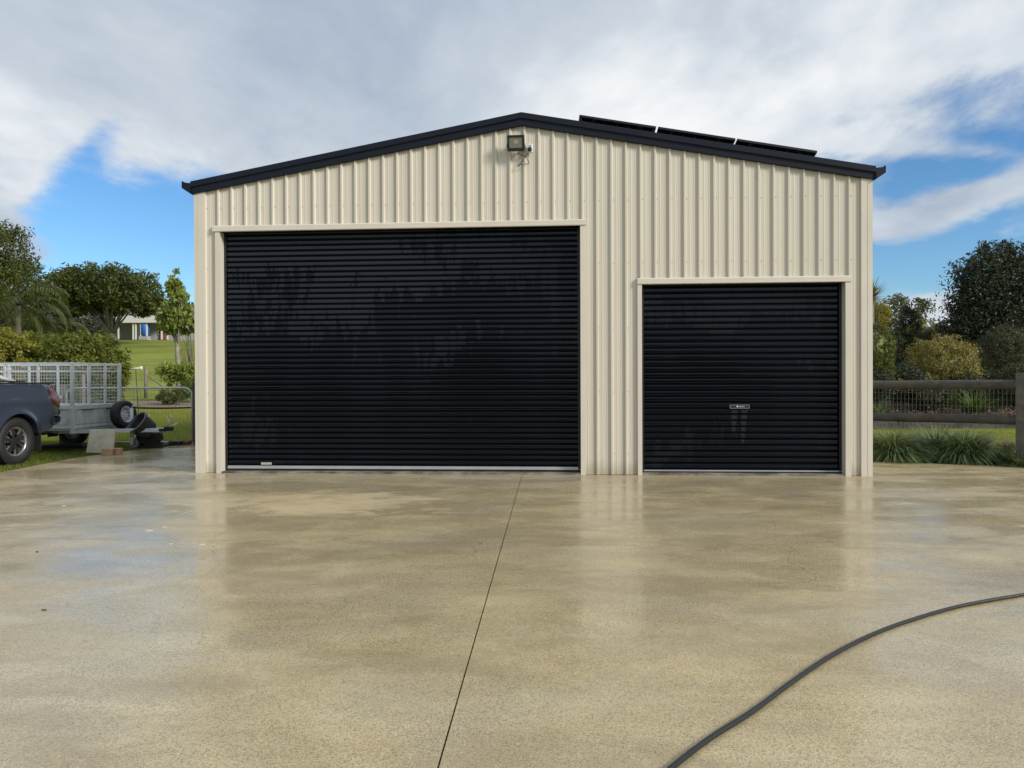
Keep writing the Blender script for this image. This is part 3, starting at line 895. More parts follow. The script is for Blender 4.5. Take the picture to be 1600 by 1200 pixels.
def leaves(blobs, n, size, aspect=0.45, clump=60, spread=0.16, shell=0.75, rough=0.18, out=0.6, droop=0.0, g=None, zmin=None):
    """leaf quads in clumps around the shells of ellipsoids (cx,cy,cz,rx,ry,rz)"""
    g = g or rng
    B = np.array(blobs, float); wgt = B[:, 3] * B[:, 5] * 1.0; wgt /= wgt.sum()
    nc = max(8, n // clump)
    bi = g.choice(len(B), nc, p=wgt)
    d = unit(g.normal(size=(nc, 3)))
    rr = (1 - (1 - shell) * g.random(nc) ** 1.6) * (1 + rough * (g.random(nc) - 0.4) * 2)
    C = B[bi, :3] + d * B[bi, 3:6] * rr[:, None]
    ci = g.integers(0, nc, n)
    sp = spread * np.minimum(B[bi[ci], 3], B[bi[ci], 5])[:, None]
    P = C[ci] + np.clip(g.normal(size=(n, 3)), -1.5, 1.5) * sp
    nrm = unit(d[ci] * out + g.normal(size=(n, 3)) * 0.7 + np.array([0, 0, 0.25]))
    ax = unit(np.cross(nrm, g.normal(size=(n, 3))) + np.array([0, 0, -droop]))
    sd = unit(np.cross(nrm, ax))
    s = size * (0.6 + 0.8 * g.random(n))[:, None]
    fold = nrm * s * 0.12
    V = np.stack([P - ax * s * 0.5, P + sd * s * aspect * 0.5 - fold, P + ax * s * 0.5, P - sd * s * aspect * 0.5 - fold], 1)
    tint = np.clip(0.25 + 0.3 * g.random(nc)[ci] + 0.45 * (g.random(n) - 0.3), 0, 1)
    if zmin is not None:
        keep = V[:, :, 2].min(1) > zmin; V = V[keep]; tint = tint[keep]; 
    return V, tint, C


def limbs(base, targets, r0, fork=0.45, wob=0.06, n=7):
    b = MB()
    base = Vector(base); top = Vector(np.mean(np.array(targets), 0))
    fk = base.lerp(top, fork); fk.x = base.x + (top.x - base.x) * fork
    pts = [base.lerp(fk, t) + Vector((random.uniform(-wob, wob), random.uniform(-wob, wob), 0)) * (1 if 0 < t < 1 else 0) for t in (0, .33, .66, 1)]
    b.tube(pts, [r0 * 1.25, r0, r0 * .9, r0 * .8], n)
    for tg in targets:
        tg = Vector(tg); st = base.lerp(fk, random.uniform(.75, 1)); l = (tg - st).length
        mid = st.lerp(tg, .5) + Vector((0, 0, .12 * l)) + Vector((random.uniform(-1, 1), random.uniform(-1, 1), 0)) * l * .08
        b.tube([st, st.lerp(mid, .5) + Vector((0, 0, .02 * l)), mid, tg], [r0 * .5, r0 * .38, r0 * .25, r0 * .06], 5)
    return b


def plant(name, lab, cat, blobs, n, size, mat, base=None, trunk_r=0.06, bark=None, ntarget=14, fork=.45, group=None, tname='trunk', cname='crown', **kw):
    if base is None: base = (blobs[0][0], blobs[0][1], tz(blobs[0][0], blobs[0][1]))
    root = empty(name, base, 0, lab, cat, group)
    V, tint, C = leaves(blobs, n, size, **kw)
    Bv = np.array(base)
    np_mesh(cname, V - Bv, 4, mat, root, tint)
    sel = C[rng.choice(len(C), min(ntarget, len(C)), replace=False)]
    cen = np.mean(np.array(blobs)[:, :3], 0)
    tg = [tuple((c * .8 + cen * .2) - Bv) for c in sel]
    limbs((0, 0, -0.05), tg, trunk_r, fork).build(tname, bark or M['bark_dark'], root)
    return root


def blob(px, py, Y, rx_px, ry_px, depth=None):
    p = at(px, py, Y); k = Y / F
    return (p.x, p.y, p.z, rx_px * k, (depth if depth else rx_px * k), ry_px * k)


def frond(origin, yaw, pitch, length, npair, leaf_l, leaf_w, sag, g=None):
    """returns rachis points and leaflet quads"""
    g = g or rng
    pts = []; p = np.array(origin, float); a = pitch; st = length / 14
    for i in range(15):
        pts.append(p.copy()); d = np.array([math.cos(yaw) * math.cos(a), math.sin(yaw) * math.cos(a), math.sin(a)])
        p = p + d * st; a -= sag / 14 * (1 + i * .08)
    pts = np.array(pts); quads = []
    side = np.array([-math.sin(yaw), math.cos(yaw), 0])
    for k in range(npair):
        t = 0.12 + 0.88 * k / (npair - 1); f_ = t * 14; i = min(int(f_), 13); q = pts[i] + (pts[i + 1] - pts[i]) * (f_ - i)
        tan = unit(pts[i + 1] - pts[i])
        ll = leaf_l * (0.35 + 0.65 * math.sin(math.pi * min(1, t * .9 + .1))) * g.uniform(.85, 1.1)
        for sg in (-1, 1):
            dr = unit(side * sg * g.uniform(.7, 1) + tan * g.uniform(.5, .8) + np.array([0, 0, g.uniform(-.55, -.1)]))
            wv = unit(np.cross(dr, np.array([0, 0, 1.]) + side * sg * .3)) * leaf_w / 2
            tip = q + dr * ll + np.array([0, 0, -ll * .22])
            m_ = q + dr * ll * .5
            quads.append([q - wv * .4, m_ - wv, tip, m_ + wv])
    return pts, np.array(quads)


def palm(name, lab, base, crown_z, nfr, length, mat, leaf_l=0.4, leaf_w=0.035, r=0.1, pit=(0.1, 1.3), sag=1.5, cat='palm'):
    root = empty(name, base, 0, lab, cat)
    h = crown_z - base[2]
    b = MB(); b.tube([(0, 0, -.05), (0.02, 0, h * .4), (0, 0.02, h)], [r * 1.2, r, r * .9], 9); b.build('trunk', M['bark_grey'], root)
    for i in range(nfr):
        yaw = i * 2.39996 + random.uniform(-.2, .2); pt = pit[0] + (pit[1] - pit[0]) * (i / nfr)
        pts, q = frond((0, 0, h), yaw, pt, length * random.uniform(.8, 1.1), 34, leaf_l, leaf_w, sag)
        o = np_mesh('frond', q, 4, mat, root, np.clip(.3 + .5 * rng.random(len(q)), 0, 1))
        b = MB(); b.tube([Vector(p) for p in pts], [0.018 * (1 - .8 * k / 14) for k in range(15)], 4); s_ = b.build('stem', mat, o)
    return root


def blade_mesh(bases, dirs, lengths, width, arch, seg=4, g=None):
    """arching strap blades; returns quads (n*seg,4,3) and blade index"""
    g = g or rng
    n = len(bases); out = []; P = bases.copy(); ang = arch[0] + (arch[1] - arch[0]) * g.random(n)   # start angle from vertical
    horiz = np.stack([np.cos(dirs), np.sin(dirs), np.zeros(n)], 1); side = np.stack([-np.sin(dirs), np.cos(dirs), np.zeros(n)], 1)
    bend = g.uniform(arch[2], arch[3], n)
    prevL = P - side * width / 2; prevR = P + side * width / 2
    for k in range(seg):
        d = horiz * np.sin(ang)[:, None] + np.array([0, 0, 1.0]) * np.cos(ang)[:, None]
        P = P + d * (lengths / seg)[:, None]; ang = ang + bend / seg
        w = width * (1 - (k + 1) / seg) ** .7 + width * .08
        Lp = P - side * w / 2; Rp = P + side * w / 2
        out.append(np.stack([prevL, prevR, Rp, Lp], 1)); prevL, prevR = Lp, Rp
    return np.concatenate(out, 0), np.tile(np.arange(n), seg)


def tuft(name, lab, cat, p, n, length, width, mat, arch=(0.05, 0.9, 0.6, 2.1), rad=0.1, group=None, spread=1.0):
    root = empty(name, p, 0, lab, cat, group)
    a = rng.random(n) * 2 * math.pi; r_ = rad * np.sqrt(rng.random(n))
    bs = np.stack([np.cos(a) * r_, np.sin(a) * r_, np.zeros(n)], 1)
    V, bi = blade_mesh(bs, a + rng.normal(0, .35, n), length * rng.uniform(.6, 1.08, n), width, arch, 5)
    V[:, :, 2] = np.maximum(V[:, :, 2], 0.004)
    t_ = rng.random(n) ** 1.3
    np_mesh('leaves', V, 4, mat, root, t_[bi], smooth=True)
    return root


exec_parts = []
# ------------------------------------------------------------------ left: vegetation
# far ones first
plant('spreading_tree', 'wide flat-topped shade tree spreading in front of the white house', 'tree',
      [blob(115, 455, 82, 45, 30, 3.2), blob(160, 448, 82, 60, 28, 3.5), blob(205, 458, 82, 45, 28, 3.2), blob(140, 474, 83, 55, 18, 3), blob(222, 474, 82, 30, 16, 2.5), blob(90, 480, 84, 36, 26, 3)],
      26000, 0.42, L['spread'], base=tuple(at(182, 536, 82)), trunk_r=0.28, bark=M['bark_grey'], ntarget=34, fork=.22, clump=70, spread=.22, aspect=.4)
plant('leafy_tree', 'tall dark green tree cut by the left edge of the photo', 'tree',
      [blob(10, 395, 40, 32, 42, 1.6), blob(-15, 440, 40, 60, 50, 2), blob(25, 440, 40, 26, 40, 1.4), blob(-5, 365, 40, 22, 25, 1), blob(10, 500, 40, 50, 40, 2)],
      17000, 0.16, L['spread'], base=tuple(at(-5, 560, 40)), trunk_r=0.2, ntarget=20, clump=60, spread=.2)
for (px, py, Y, rx, ry, lab) in ((80, 515, 60, 45, 26, 'shrub mass coloured dark for the shade under the left of the spreading tree'), (130, 520, 62, 22, 20, 'shrub coloured dark for the shade under the middle of the spreading tree')):
    plant('shaded_shrub', lab, 'shrub', [blob(px, py, Y, rx, ry, 2)], 6000, 0.25, L['dark'], base=(at(px, py, Y).x, Y, tz(0, Y)), clump=60, spread=.2)  # dark leaf colour carries the shade beneath the spreading tree
palm('feather_palm', 'feathery green palm behind the hedge at far left', (at(28, 500, 30).x, 30, tz(0, 30)), at(28, 478, 30).z, 17, 2.5, L['palm'], 0.62, 0.05, 0.11, (-.35, 1.35), 1.5)
palm('feather_palm', 'second lower palm half hidden behind the hedge beside the first palm', (at(78, 500, 32).x, 32, tz(0, 32)), at(80, 510, 32).z, 13, 1.9, L['palm'], 0.55, 0.05, 0.1, (-.3, 1.2), 1.6)
# hedge
hedge = [((8, 566, 23.5, 52, 48), 'hedge_gold', 'yellow-tipped shrub at the left end of the hedge'),
         ((62, 572, 24.5, 46, 50), 'hedge', 'green shrub next to the yellow-tipped one in the hedge'),
         ((112, 568, 23.8, 44, 44), 'hedge', 'green shrub in the middle of the hedge behind the cage trailer'),
         ((158, 572, 24.5, 36, 46), 'hedge', 'green shrub at the right end of the hedge beside the lawn')]
for (px, py, Y, rx, ry), mt, lab in hedge:
    p = at(px, py, Y)
    plant('hedge_shrub', lab, 'shrub', [blob(px, py, Y, rx, ry, .95), blob(px - 8, py + 45, Y, rx, 45, .95)], 13000, 0.11, L[mt], base=(p.x, p.y, tz(0, Y)), trunk_r=.05,
          clump=26, spread=.10, rough=.13, group='hedge shrubs behind the trailer', shell=.7, out=.9)
# young pale-trunked tree
plant('young_tree', 'young tree with lime green conical crown and pale trunk by the shed', 'tree',
      [blob(274, 447, 34, 11, 22, .35), blob(277, 470, 34, 17, 20, .45), blob(278, 494, 34, 23, 18, .6), blob(262, 503, 34, 14, 12, .4), blob(292, 507, 34, 14, 10, .4), blob(263, 516, 34, 10, 6, .3)],
      4300, 0.20, L['lime'], base=tuple(at(278, 617, 34)), trunk_r=0.105, bark=M['bark_pale'], ntarget=20, fork=.72, clump=40, spread=.25, aspect=.42, droop=.8, out=.8, rough=.25)
plant('leafy_shrub', 'low lime green large-leaved shrub left of the pale trunk', 'shrub', [blob(263, 583, 31, 13, 13, .3)], 900, 0.16, L['lime'], base=tuple(at(264, 615, 31)), trunk_r=.02, bark=M['bark_pale'], fork=.3, clump=30, spread=.3, droop=.6)
plant('leafy_shrub', 'low lime green large-leaved shrub right of the pale trunk', 'shrub', [blob(293, 582, 31, 14, 14, .3)], 900, 0.16, L['lime'], base=tuple(at(293, 615, 31)), trunk_r=.02, bark=M['bark_pale'], fork=.3, clump=30, spread=.3, droop=.6)
plant('low_shrub', 'small dark green clipped shrub in the bed beyond the gate', 'shrub', [blob(265, 619, 28.5, 19, 11, .4)], 3000, 0.06, L['spread'], base=tuple(at(265, 628, 28.5)), trunk_r=.015, clump=30, spread=.15)
plant('low_shrub', 'small green shrub by the bed edge next to the shed corner', 'shrub', [blob(294, 612, 29.5, 13, 15, .4)], 2000, 0.07, L['strap'], base=tuple(at(294, 628, 29.5)), trunk_r=.015, clump=30, spread=.2)
# bare-branched shrub against the shed edge
b = MB()
for i in range(26):
    st = Vector((random.uniform(-.15, .15), random.uniform(-.15, .15), 0)); tp = Vector((random.uniform(-.75, .75), random.uniform(-.5, .5), random.uniform(1.8, 4.2)))
    md = st.lerp(tp, .5) + Vector((0, 0, .3)); b.tube([st, md, tp], [.018, .012, .004], 4)
    for j in range(5):
        s2 = md.lerp(tp, random.random()); b.tube([s2, s2 + Vector((random.uniform(-.4, .4), random.uniform(-.3, .3), random.uniform(.1, .6)))], [.006, .002], 3)
o = b.build('bare_shrub', M['bark_grey']); o.location = (at(303, 580, 36).x, 36, tz(0, 36)); tag(o, 'leafless twiggy shrub on the slope beside the shed corner', 'shrub')

# garden bed strip beyond the gate
b = MB(); pc = at(282, 628, 29.3); zc = tz(0, 29.3)
ring = [(pc.x + 2.1 * math.cos(a) * (1 + .1 * math.sin(3 * a)), pc.y + 1.5 * math.sin(a), 0) for a in [2 * math.pi * i / 28 for i in range(28)]]
b.add([(x, y, tz(0, y) + 0.035) for x, y, _ in ring] + [(x * .0 + pc.x + (x - pc.x) * .93, pc.y + (y - pc.y) * .93, tz(0, y) + 0.085) for x, y, _ in ring],
      [(i, (i + 1) % 28, 28 + (i + 1) % 28, 28 + i) for i in range(28)] + [tuple(28 + i for i in range(28))])
tag(b.build('garden_bed', M['earth']), kind='structure')

# ------------------------------------------------------------------ far house on the rise
HY = 92.0; hz_ = tz(0, HY)
def hp(px): return at(px, 530, HY).x
HS = empty('house', (hp(225), HY, hz_), 0, 'white single-storey house with grey roof on top of the green rise', 'house')
cx = hp(225)
b = MB(); b.box((hp(120) - cx, 1.6, 0), (hp(300) - cx, 9, 2.55)); b.build('wall', M['house_grey'], HS)
def roofpart(x0, x1, y0, y1, z0, z1, ins):
    b = MB(); ym = (y0 + y1) / 2
    b.add([(x0, y0, z0), (x1, y0, z0), (x1, y1, z0), (x0, y1, z0), (x0 + ins, ym, z1), (x1 - ins, ym, z1)], [(0, 1, 5, 4), (1, 2, 5), (2, 3, 4, 5), (3, 0, 4), (0, 3, 2, 1)])
    return b
roofpart(hp(105) - cx, hp(262) - cx, -.9, 9.5, 2.75, 4.9, 4.0).build('roof', M['roof_grey'], HS)
roofpart(hp(240) - cx, hp(318) - cx, 2.5, 11, 2.6, 4.4, 2.5).build('roof', M['roof_grey'], HS)
b = MB(); b.box((hp(104) - cx, -1.0, 1.95), (hp(257) - cx, -.92, 2.78)); b.box((hp(257) - cx, -.92, 2.1), (hp(257) - cx + .08, 2.4, 2.78)); b.build('fascia', M['house_white'], HS)
for q in (160, 190, 213, 217, 225, 234, 257, 266):
    b = MB(); x = hp(q) - cx; b.box((x - .07, -.8, -.05), (x + .07, -.66, 1.95)); b.build('verandah_post', M['house_white'], HS)
b = MB(); b.box((hp(200) - cx, 1.5, 0), (hp(214) - cx, 1.59, 2.2)); b.build('garage_door', M['house_white'], HS)
for q0, q1 in ((168, 180), (238, 245), (255, 263), (130, 150)):
    b = MB(); b.box((hp(q0) - cx, 1.5, .7), (hp(q1) - cx, 1.58, 1.9)); wdw = b.build('window', M['house_white'], HS)
    b = MB(); b.box((hp(q0) - cx + .1, 1.46, .8), (hp(q1) - cx - .1, 1.495, 1.8)); b.build('pane', M['glass_dark'], wdw)
b = MB(); b.box((hp(243) - cx, 1.3, 0), (hp(254) - cx, 1.45, 1.5)); b.build('brick_panel', M['orange'], HS)
b = MB(); b.tube([(0, 0, 0), (0, 0, .15), (0, 0, 1.5), (0, 0, 1.7)], [.1, .5, .5, .35], 14)
o = b.build('blue_barrel', M['blue']); o.location = (hp(229), HY - .4, tz(0, HY - .4) - 0.02 + .45); tag(o, 'bright blue tank standing under the verandah of the far house', 'tank')
b = MB(); b.box((-.5, -.5, 0), (.5, .5, .45)); o = b.build('tank_stand', M['house_grey']); o.location = (hp(229), HY - .4, tz(0, HY - .4) - .04); tag(o, 'low grey block under the blue tank at the far house', 'stand')
# bush beyond
V, t_, C = leaves([blob(px, 505 + (px % 7) * 2, 150, 60, 22 + (px * 7 % 11), 6) for px in range(-120, 420, 42)], 26000, 1.1, clump=60, spread=.2)
tag(np_mesh('distant_wood', V, 4, L['dark'], None, t_), 'dark belt of bushland behind the far house', 'wood', kind='stuff')
V, t_, C = leaves([blob(px, 545 + (px % 5) * 3, 120, 45, 24 + (px * 5 % 13), 5) for px in range(1230, 1800, 36)], 20000, 0.9, clump=60, spread=.2)
tag(np_mesh('distant_wood', V, 4, L['gum'], None, t_), 'distant grey-green trees beyond the right-hand garden', 'wood', kind='stuff')
# trees behind the viewer, mirrored in the doors
bl = []
for i, xx in enumerate(range(-70, 75, 5)):
    hgt = 3.0 + 1.3 * math.sin(i * 1.7) + .8 * math.sin(i * .6); bl.append((xx * .7, -24 - 2 * math.sin(i), hgt * .32, 2.6, 1.8, hgt * .44))
V, t_, C = leaves(bl, 36000, .5, clump=60, spread=.22, shell=.3)
tag(np_mesh('tree_belt', V, 4, L['dark'], None, t_), 'belt of dark trees across the yard, mirrored in the doors', 'wood', kind='stuff')

# ------------------------------------------------------------------ left: gate, posts
GY = 16.3
gp0 = at(104, 640, GY); gp1 = at(301.5, 640, GY + .05)
gtop = at(200, 606, GY).z; gbot = 0.045
GT = empty('farm_gate', (gp0.x, gp0.y, 0), 0, 'galvanised tube gate filled with wire mesh beside the shed', 'gate')
GW = gp1.x - gp0.x; rC = 0.16
pth = [(0, 0, gbot)]
pth += [(0, 0, gtop - rC)] + [(rC - rC * math.cos(a), 0, gtop - rC + rC * math.sin(a)) for a in (.4, .8, 1.2)] + [(rC, 0, gtop)]
pth += [(GW - rC, 0, gtop)] + [(GW - rC + rC * math.sin(a), 0, gtop - rC + rC * math.cos(a)) for a in (.4, .8, 1.2)] + [(GW, 0, gtop - rC), (GW, 0, gbot)]
b = MB(); b.tube(pth, 0.019, 8); b.tube([(0, 0, gbot), (GW, 0, gbot)], 0.017, 8); b.build('gate_frame', M['galv'], GT)
b = MB(); x = .07
while x < GW - .05: b.tube([(x, .004, gbot), (x, .004, gtop - .01)], .0022, 3, False); x += .075
z = gbot + .09
while z < gtop - .05: b.tube([(.01, -.002, z), (GW - .01, -.002, z)], .0022, 3, False); z += .1
tag(b.build('wire_mesh', M['fence_wire'], GT), kind='stuff')


def post(name, lab, px, ybase, Y, h, r, mat, cat='post', z0=None, square=False, group=None):
    p = at(px, 600, Y); z0 = tz(0, Y) if z0 is None else z0
    b = MB()
    if square: b.box((-r, -r, -.05), (r, r, h))
    else: b.tube([(0, 0, -.05), (0, 0, h * .5), (0, 0, h)], [r * 1.03, r, r * .97], 12)
    o = b.build(name, mat, None, bevel=.008 if square else 0); o.location = (p.x, p.y, z0)
    return tag(o, lab, cat, group)


post('gate_post', 'round grey timber post at the left end of the wire gate', 98, 690, 16.5, 1.27, .075, M['timber_grey'], z0=0)
post('gate_post', 'dark square post between the gate and the shed corner', 308, 690, 16.2, 1.32, .075, M['timber_dark'], z0=0, square=True)
p1 = post('fence_post', 'grey timber strainer post on the slope beyond the gate', 228, 617, 33, 1.30, .07, M['timber_grey'])
a = at(232, 588, 33); c = at(257, 606, 33.2)
b = MB(); b.tube([a, c], .035, 6); tag(b.build('brace_rail', M['timber_grey']), 'diagonal timber brace leaning on the strainer post', 'brace')
post('fence_post', 'pale thin stake seen through the cage at its middle', 130, 617, 22, 1.45, .05, M['timber_grey'], z0=tz(0, 22))
post('fence_post', 'short pale stake behind the right half of the cage', 138, 617, 21, 1.6, .035, M['bark_pale'], z0=tz(0, 21))
# wires
b = MB()
for hh in (.35, .7, 1.05): b.tube([at(228, 600, 33) * 1.0 - Vector((0, 0, at(228, 600, 33).z - tz(0, 33) - hh)), Vector((at(330, 600, 33).x, 33, tz(0, 33) + hh))], .004, 3)
tag(b.build('fence_wire', M['galv_wire']), 'thin wires running right from the strainer post', 'wire')
SPk = empty('sprinkler_pipe', (at(212, 610, 26).x, 26, tz(0, 26)), 0, 'white pipe on a thin leaning stake beyond the gate', 'sprinkler')
top = at(212, 576, 26); bx0 = Vector((0, 0, 0)); tv = top - Vector(SPk.location)
b = MB(); b.tube([(.09, 0, 0), tv + Vector((0, 0, .0))], .014, 6); b.build('stake', M['timber_dark'], SPk)
b = MB(); b.tube([tv + Vector((-.24, 0, -.01)), tv + Vector((.22, 0, .02))], .028, 8); b.tube([tv + Vector((.18, 0, -.05)), tv + Vector((.18, 0, .08))], .04, 8); b.build('pipe', M['white_plastic'], SPk)
b = MB(); b.tube([(0, 0, 0), (0, 0, .42)], .02, 6); b.lathe([(.001, .36), (.05, .36), (.05, .44), (.001, .46)], 10)
o = b.build('garden_tap', M['white_plastic']); o.location = (at(203, 618, 22).x, 22, tz(0, 22)); tag(o, 'short white riser standing on the lawn behind the gate', 'riser')


# ------------------------------------------------------------------ wheels
def tyre_mb(R_, w, rim, M4, n=40, blocks=True):
    b = MB(); h = w / 2
    prof = [(rim, -h * .72), (rim + .012, -h * .86), ((rim + R_) / 2, -h * 1.0), (R_ - .022, -h * .93), (R_ - .006, -h * .78), (R_, -h * .5), (R_, h * .5), (R_ - .006, h * .78), (R_ - .022, h * .93), ((rim + R_) / 2, h * 1.0), (rim + .012, h * .86), (rim, h * .72)]
    b.lathe(prof, n, M4)
    if blocks:
        for i in range(44):
            a = 2 * math.pi * i / 44
            Q = M4 @ Matrix.Rotation(a, 4, 'Z')
            b.box((R_ - .012, -.018 * R_ / .38, -h * .88), (R_ + .005, .016 * R_ / .38, -h * .12), Q)
            Q = M4 @ Matrix.Rotation(a + math.pi / 44, 4, 'Z'); b.box((R_ - .012, -.018 * R_ / .38, h * .12), (R_ + .005, .016 * R_ / .38, h * .88), Q)
    return b


def ute_wheel(parent, loc, side, name='wheel'):
    """axle along local y; outer face towards side (+1 = left)"""
    w = empty(name, loc, 0, parent=parent)
    M4 = Matrix.Rotation(R(-90) * side, 4, 'X')     # local z -> outward
    tyre_mb(.385, .265, .235, M4).build('tyre', M['black_rubber'], w)
    b = MB()
    b.lathe([(.236, -.09), (.236, .088), (.243, .098), (.236, .103), (.222, .096), (.215, .06), (.205, -.05)], 40, M4); b.cm = 0
    # six machined U-shaped loops round the windows of the wheel
    for i in range(6):
        Q = M4 @ Matrix.Rotation(i * math.pi / 3 + .26, 4, 'Z')
        loop = [(.118, -.030), (.150, -.052), (.185, -.070), (.212, -.062), (.220, -.030), (.222, 0), (.220, .030), (.212, .062), (.185, .070), (.150, .052), (.118, .030)]
        cx_ = .170
        for (x0, y0), (x1, y1) in zip(loop[:-1], loop[1:]):
            i0 = (cx_ + (x0 - cx_) * .74, y0 * .74); i1 = (cx_ + (x1 - cx_) * .74, y1 * .74)
            b.add([Q @ Vector(v) for v in ((x0, y0, .084), (x1, y1, .084), (i1[0], i1[1], .078), (i0[0], i0[1], .078), (i1[0], i1[1], .05), (i0[0], i0[1], .05))], [(0, 1, 2, 3), (3, 2, 4, 5)])
    b.build('rim', M['alloy'], w)
    b = MB(); b.lathe([(.001, .062), (.06, .062), (.066, .05), (.07, .03)], 20, M4)
    for i in range(6):
        Q = M4 @ Matrix.Rotation(i * math.pi / 3 + .26 + math.pi / 6, 4, 'Z')
        b.add([Q @ Vector(v) for v in ((.05, -.02, .072), (.118, -.036, .076), (.20, -.030, .080), (.215, 0, .080), (.20, .030, .080), (.118, .036, .076), (.05, .02, .072))], [(0, 1, 2, 3, 4, 5, 6)])
    b.lathe([(.001, .0), (.205, -.01), (.21, -.06)], 30, M4)
    for i in range(6):
        a = i * math.pi / 3; b.lathe([(.001, .072), (.010, .072), (.010, .06)], 8, M4 @ Matrix.Translation((.048 * math.cos(a), .048 * math.sin(a), 0)))
    b.build('hub', M['dark_alloy'], w)
    return w


# ------------------------------------------------------------------ the ute
def build_ute():
    head = R(263)
    cont = on_ground(27, 725)
    # origin: ground point under the rear axle centre; left side faces the viewer
    fwd = Vector((math.cos(head), math.sin(head), 0)); left = Vector((-fwd.y, fwd.x, 0))
    org = cont - left * (0.77 + .12)
    U = empty('pickup_ute', (org.x, org.y, -0.02), head, 'slate blue dual-cab utility parked on the grass at the left edge', 'utility vehicle')
    WB = 3.085; HW = .905
    aR = 0.455; wz = .385

    def zlow(x):
        z = .48 + max(0, -.50 - x) * .22 + max(0, -.82 - x) * .6
        for ax in (0.0, WB):
            d = abs(x - ax)
            if d < aR: z = max(z, wz + math.sqrt(aR * aR - d * d))
        return z

    def ztop(x):
        if x < 1.22: return 1.315 - .012 * (x > 99)
        if x < 2.75: return 1.20
        return 1.20 - (x - 2.75) * .10 - max(0, x - 3.7) ** 2 * .8

    def half(x, z):
        t = (z - .5) / .8
        y = HW - .30 * max(0, t - .52) ** 1.5 - .10 * max(0, .35 - t) ** 1.2
        y += .016 * math.exp(-((z - 1.03) / .05) ** 2)                # shoulder crease
        for ax in (0.0, WB):
            r = math.hypot(x - ax, z - wz)
            y += .045 * math.exp(-(max(0, r - aR) / .075) ** 2)        # wheel-arch flare
        if x < -.62: y -= (-.62 - x) ** 2 * .42
        if x > 3.4: y -= (x - 3.4) ** 2 * .55
        return y
    xs_ = sorted(set([round(v, 4) for v in np.concatenate([np.linspace(-1.06, -aR, 13), [c + aR * math.cos(a) for c in (0, WB) for a in np.linspace(0, math.pi, 25)], np.linspace(aR, WB - aR, 22), np.linspace(WB + aR, 4.05, 10)])]))
    rows = 16
    b = MB()
    for sg in (1, -1):
        grid = []
        for x in xs_:
            z0, z1 = zlow(x), ztop(x)
            grid.append([(x, sg * half(x, z0 + (z1 - z0) * (k / rows) ** 1.0), z0 + (z1 - z0) * (k / rows)) for k in range(rows + 1)])
        vs = [v for c_ in grid for v in c_]; fs = []
        for i in range(len(xs_) - 1):
            for k in range(rows):
                a_ = i * (rows + 1) + k; fs.append((a_, a_ + rows + 1, a_ + rows + 2, a_ + 1) if sg < 0 else (a_, a_ + 1, a_ + rows + 2, a_ + rows + 1))
        b.add(vs, fs, True)
        # inward return at the top and round the arches
        for i in range(len(xs_) - 1):
            p0, p1 = grid[i][-1], grid[i + 1][-1]
            b.add([p0, p1, (p1[0], p1[1] - sg * .09, p1[2] - .0), (p0[0], p0[1] - sg * .09, p0[2])], [(0, 1, 2, 3)])
            p0, p1 = grid[i][0], grid[i + 1][0]
            b.add([p0, p1, (p1[0], p1[1] - sg * .10, p1[2]), (p0[0], p0[1] - sg * .10, p0[2])], [(0, 1, 2, 3)])
    # tailgate wall
    b.box((-1.01, -.80, .62), (-.97, .80, 1.30))
    # bonnet and nose
    for i in range(10):
        x0 = 2.75 + i * .13; x1 = x0 + .13
        b.add([(x0, -half(x0, 1.1) + .08, ztop(x0) - .005), (x1, -half(x1, 1.1) + .08, ztop(x1) - .005), (x1, 0, ztop(x1) + .03), (x0, 0, ztop(x0) + .04), (x1, half(x1, 1.1) - .08, ztop(x1) - .005), (x0, half(x0, 1.1) - .08, ztop(x0) - .005)], [(0, 1, 2, 3), (3, 2, 4, 5)], True)
    b.box((4.0, -.78, .45), (4.06, .78, .98))
    b.box((1.24, -.84, .5), (2.74, .84, 1.19))
    b.build('body', M['ute_paint'], U, fix=False)
    # liner between the panels so that the arches read dark
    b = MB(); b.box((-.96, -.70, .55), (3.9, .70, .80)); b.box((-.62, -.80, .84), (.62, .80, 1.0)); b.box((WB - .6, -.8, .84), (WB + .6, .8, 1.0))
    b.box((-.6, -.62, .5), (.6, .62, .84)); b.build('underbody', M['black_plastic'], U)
    b = MB(); b.box((-.96, -.62, .45), (-.90, .62, .58)); b.tube([(-.95, .3, .40), (.9, .32, .42)], .035, 8); b.tube([(0, -.75, wz), (0, .75, wz)], .05, 8); b.build('chassis', M['black_plastic'], U)
    # cab: greenhouse with glass
    cabp = [(1.26, 1.19), (1.42, 1.72), (1.60, 1.79), (2.35, 1.80), (2.62, 1.74), (3.22, 1.19)]
    b = MB()
    def cab_y(z): return .80 - (z - 1.19) * .30
    n_ = len(cabp)
    b.add([(x, cab_y(z), z) for x, z in cabp] + [(x, -cab_y(z), z) for x, z in cabp], [(i, i + 1, n_ + i + 1, n_ + i) for i in range(n_ - 1)] + [tuple(range(n_)), tuple(range(2 * n_ - 1, n_ - 1, -1))])
    b.build('cab', M['ute_paint'], U, bevel=.03)
    for sg in (1, -1):
        for poly in ([(1.42, 1.24), (1.53, 1.66), (2.02, 1.70), (2.02, 1.24)], [(2.08, 1.24), (2.08, 1.70), (2.48, 1.68), (2.98, 1.24)]):
            b = MB(); o_ = .006
            b.add([(x, sg * (cab_y(z) + o_), z) for x, z in poly], [tuple(range(4))]); b.build('window', M['glass_dark'], U)
    b = MB(); b.add([(1.30 - .006, y, 1.26) for y in (-.68, .68)] + [(1.405 - .006, y, 1.64) for y in (.60, -.60)], [(0, 1, 2, 3)]); b.build('rear_window', M['glass_dark'], U)
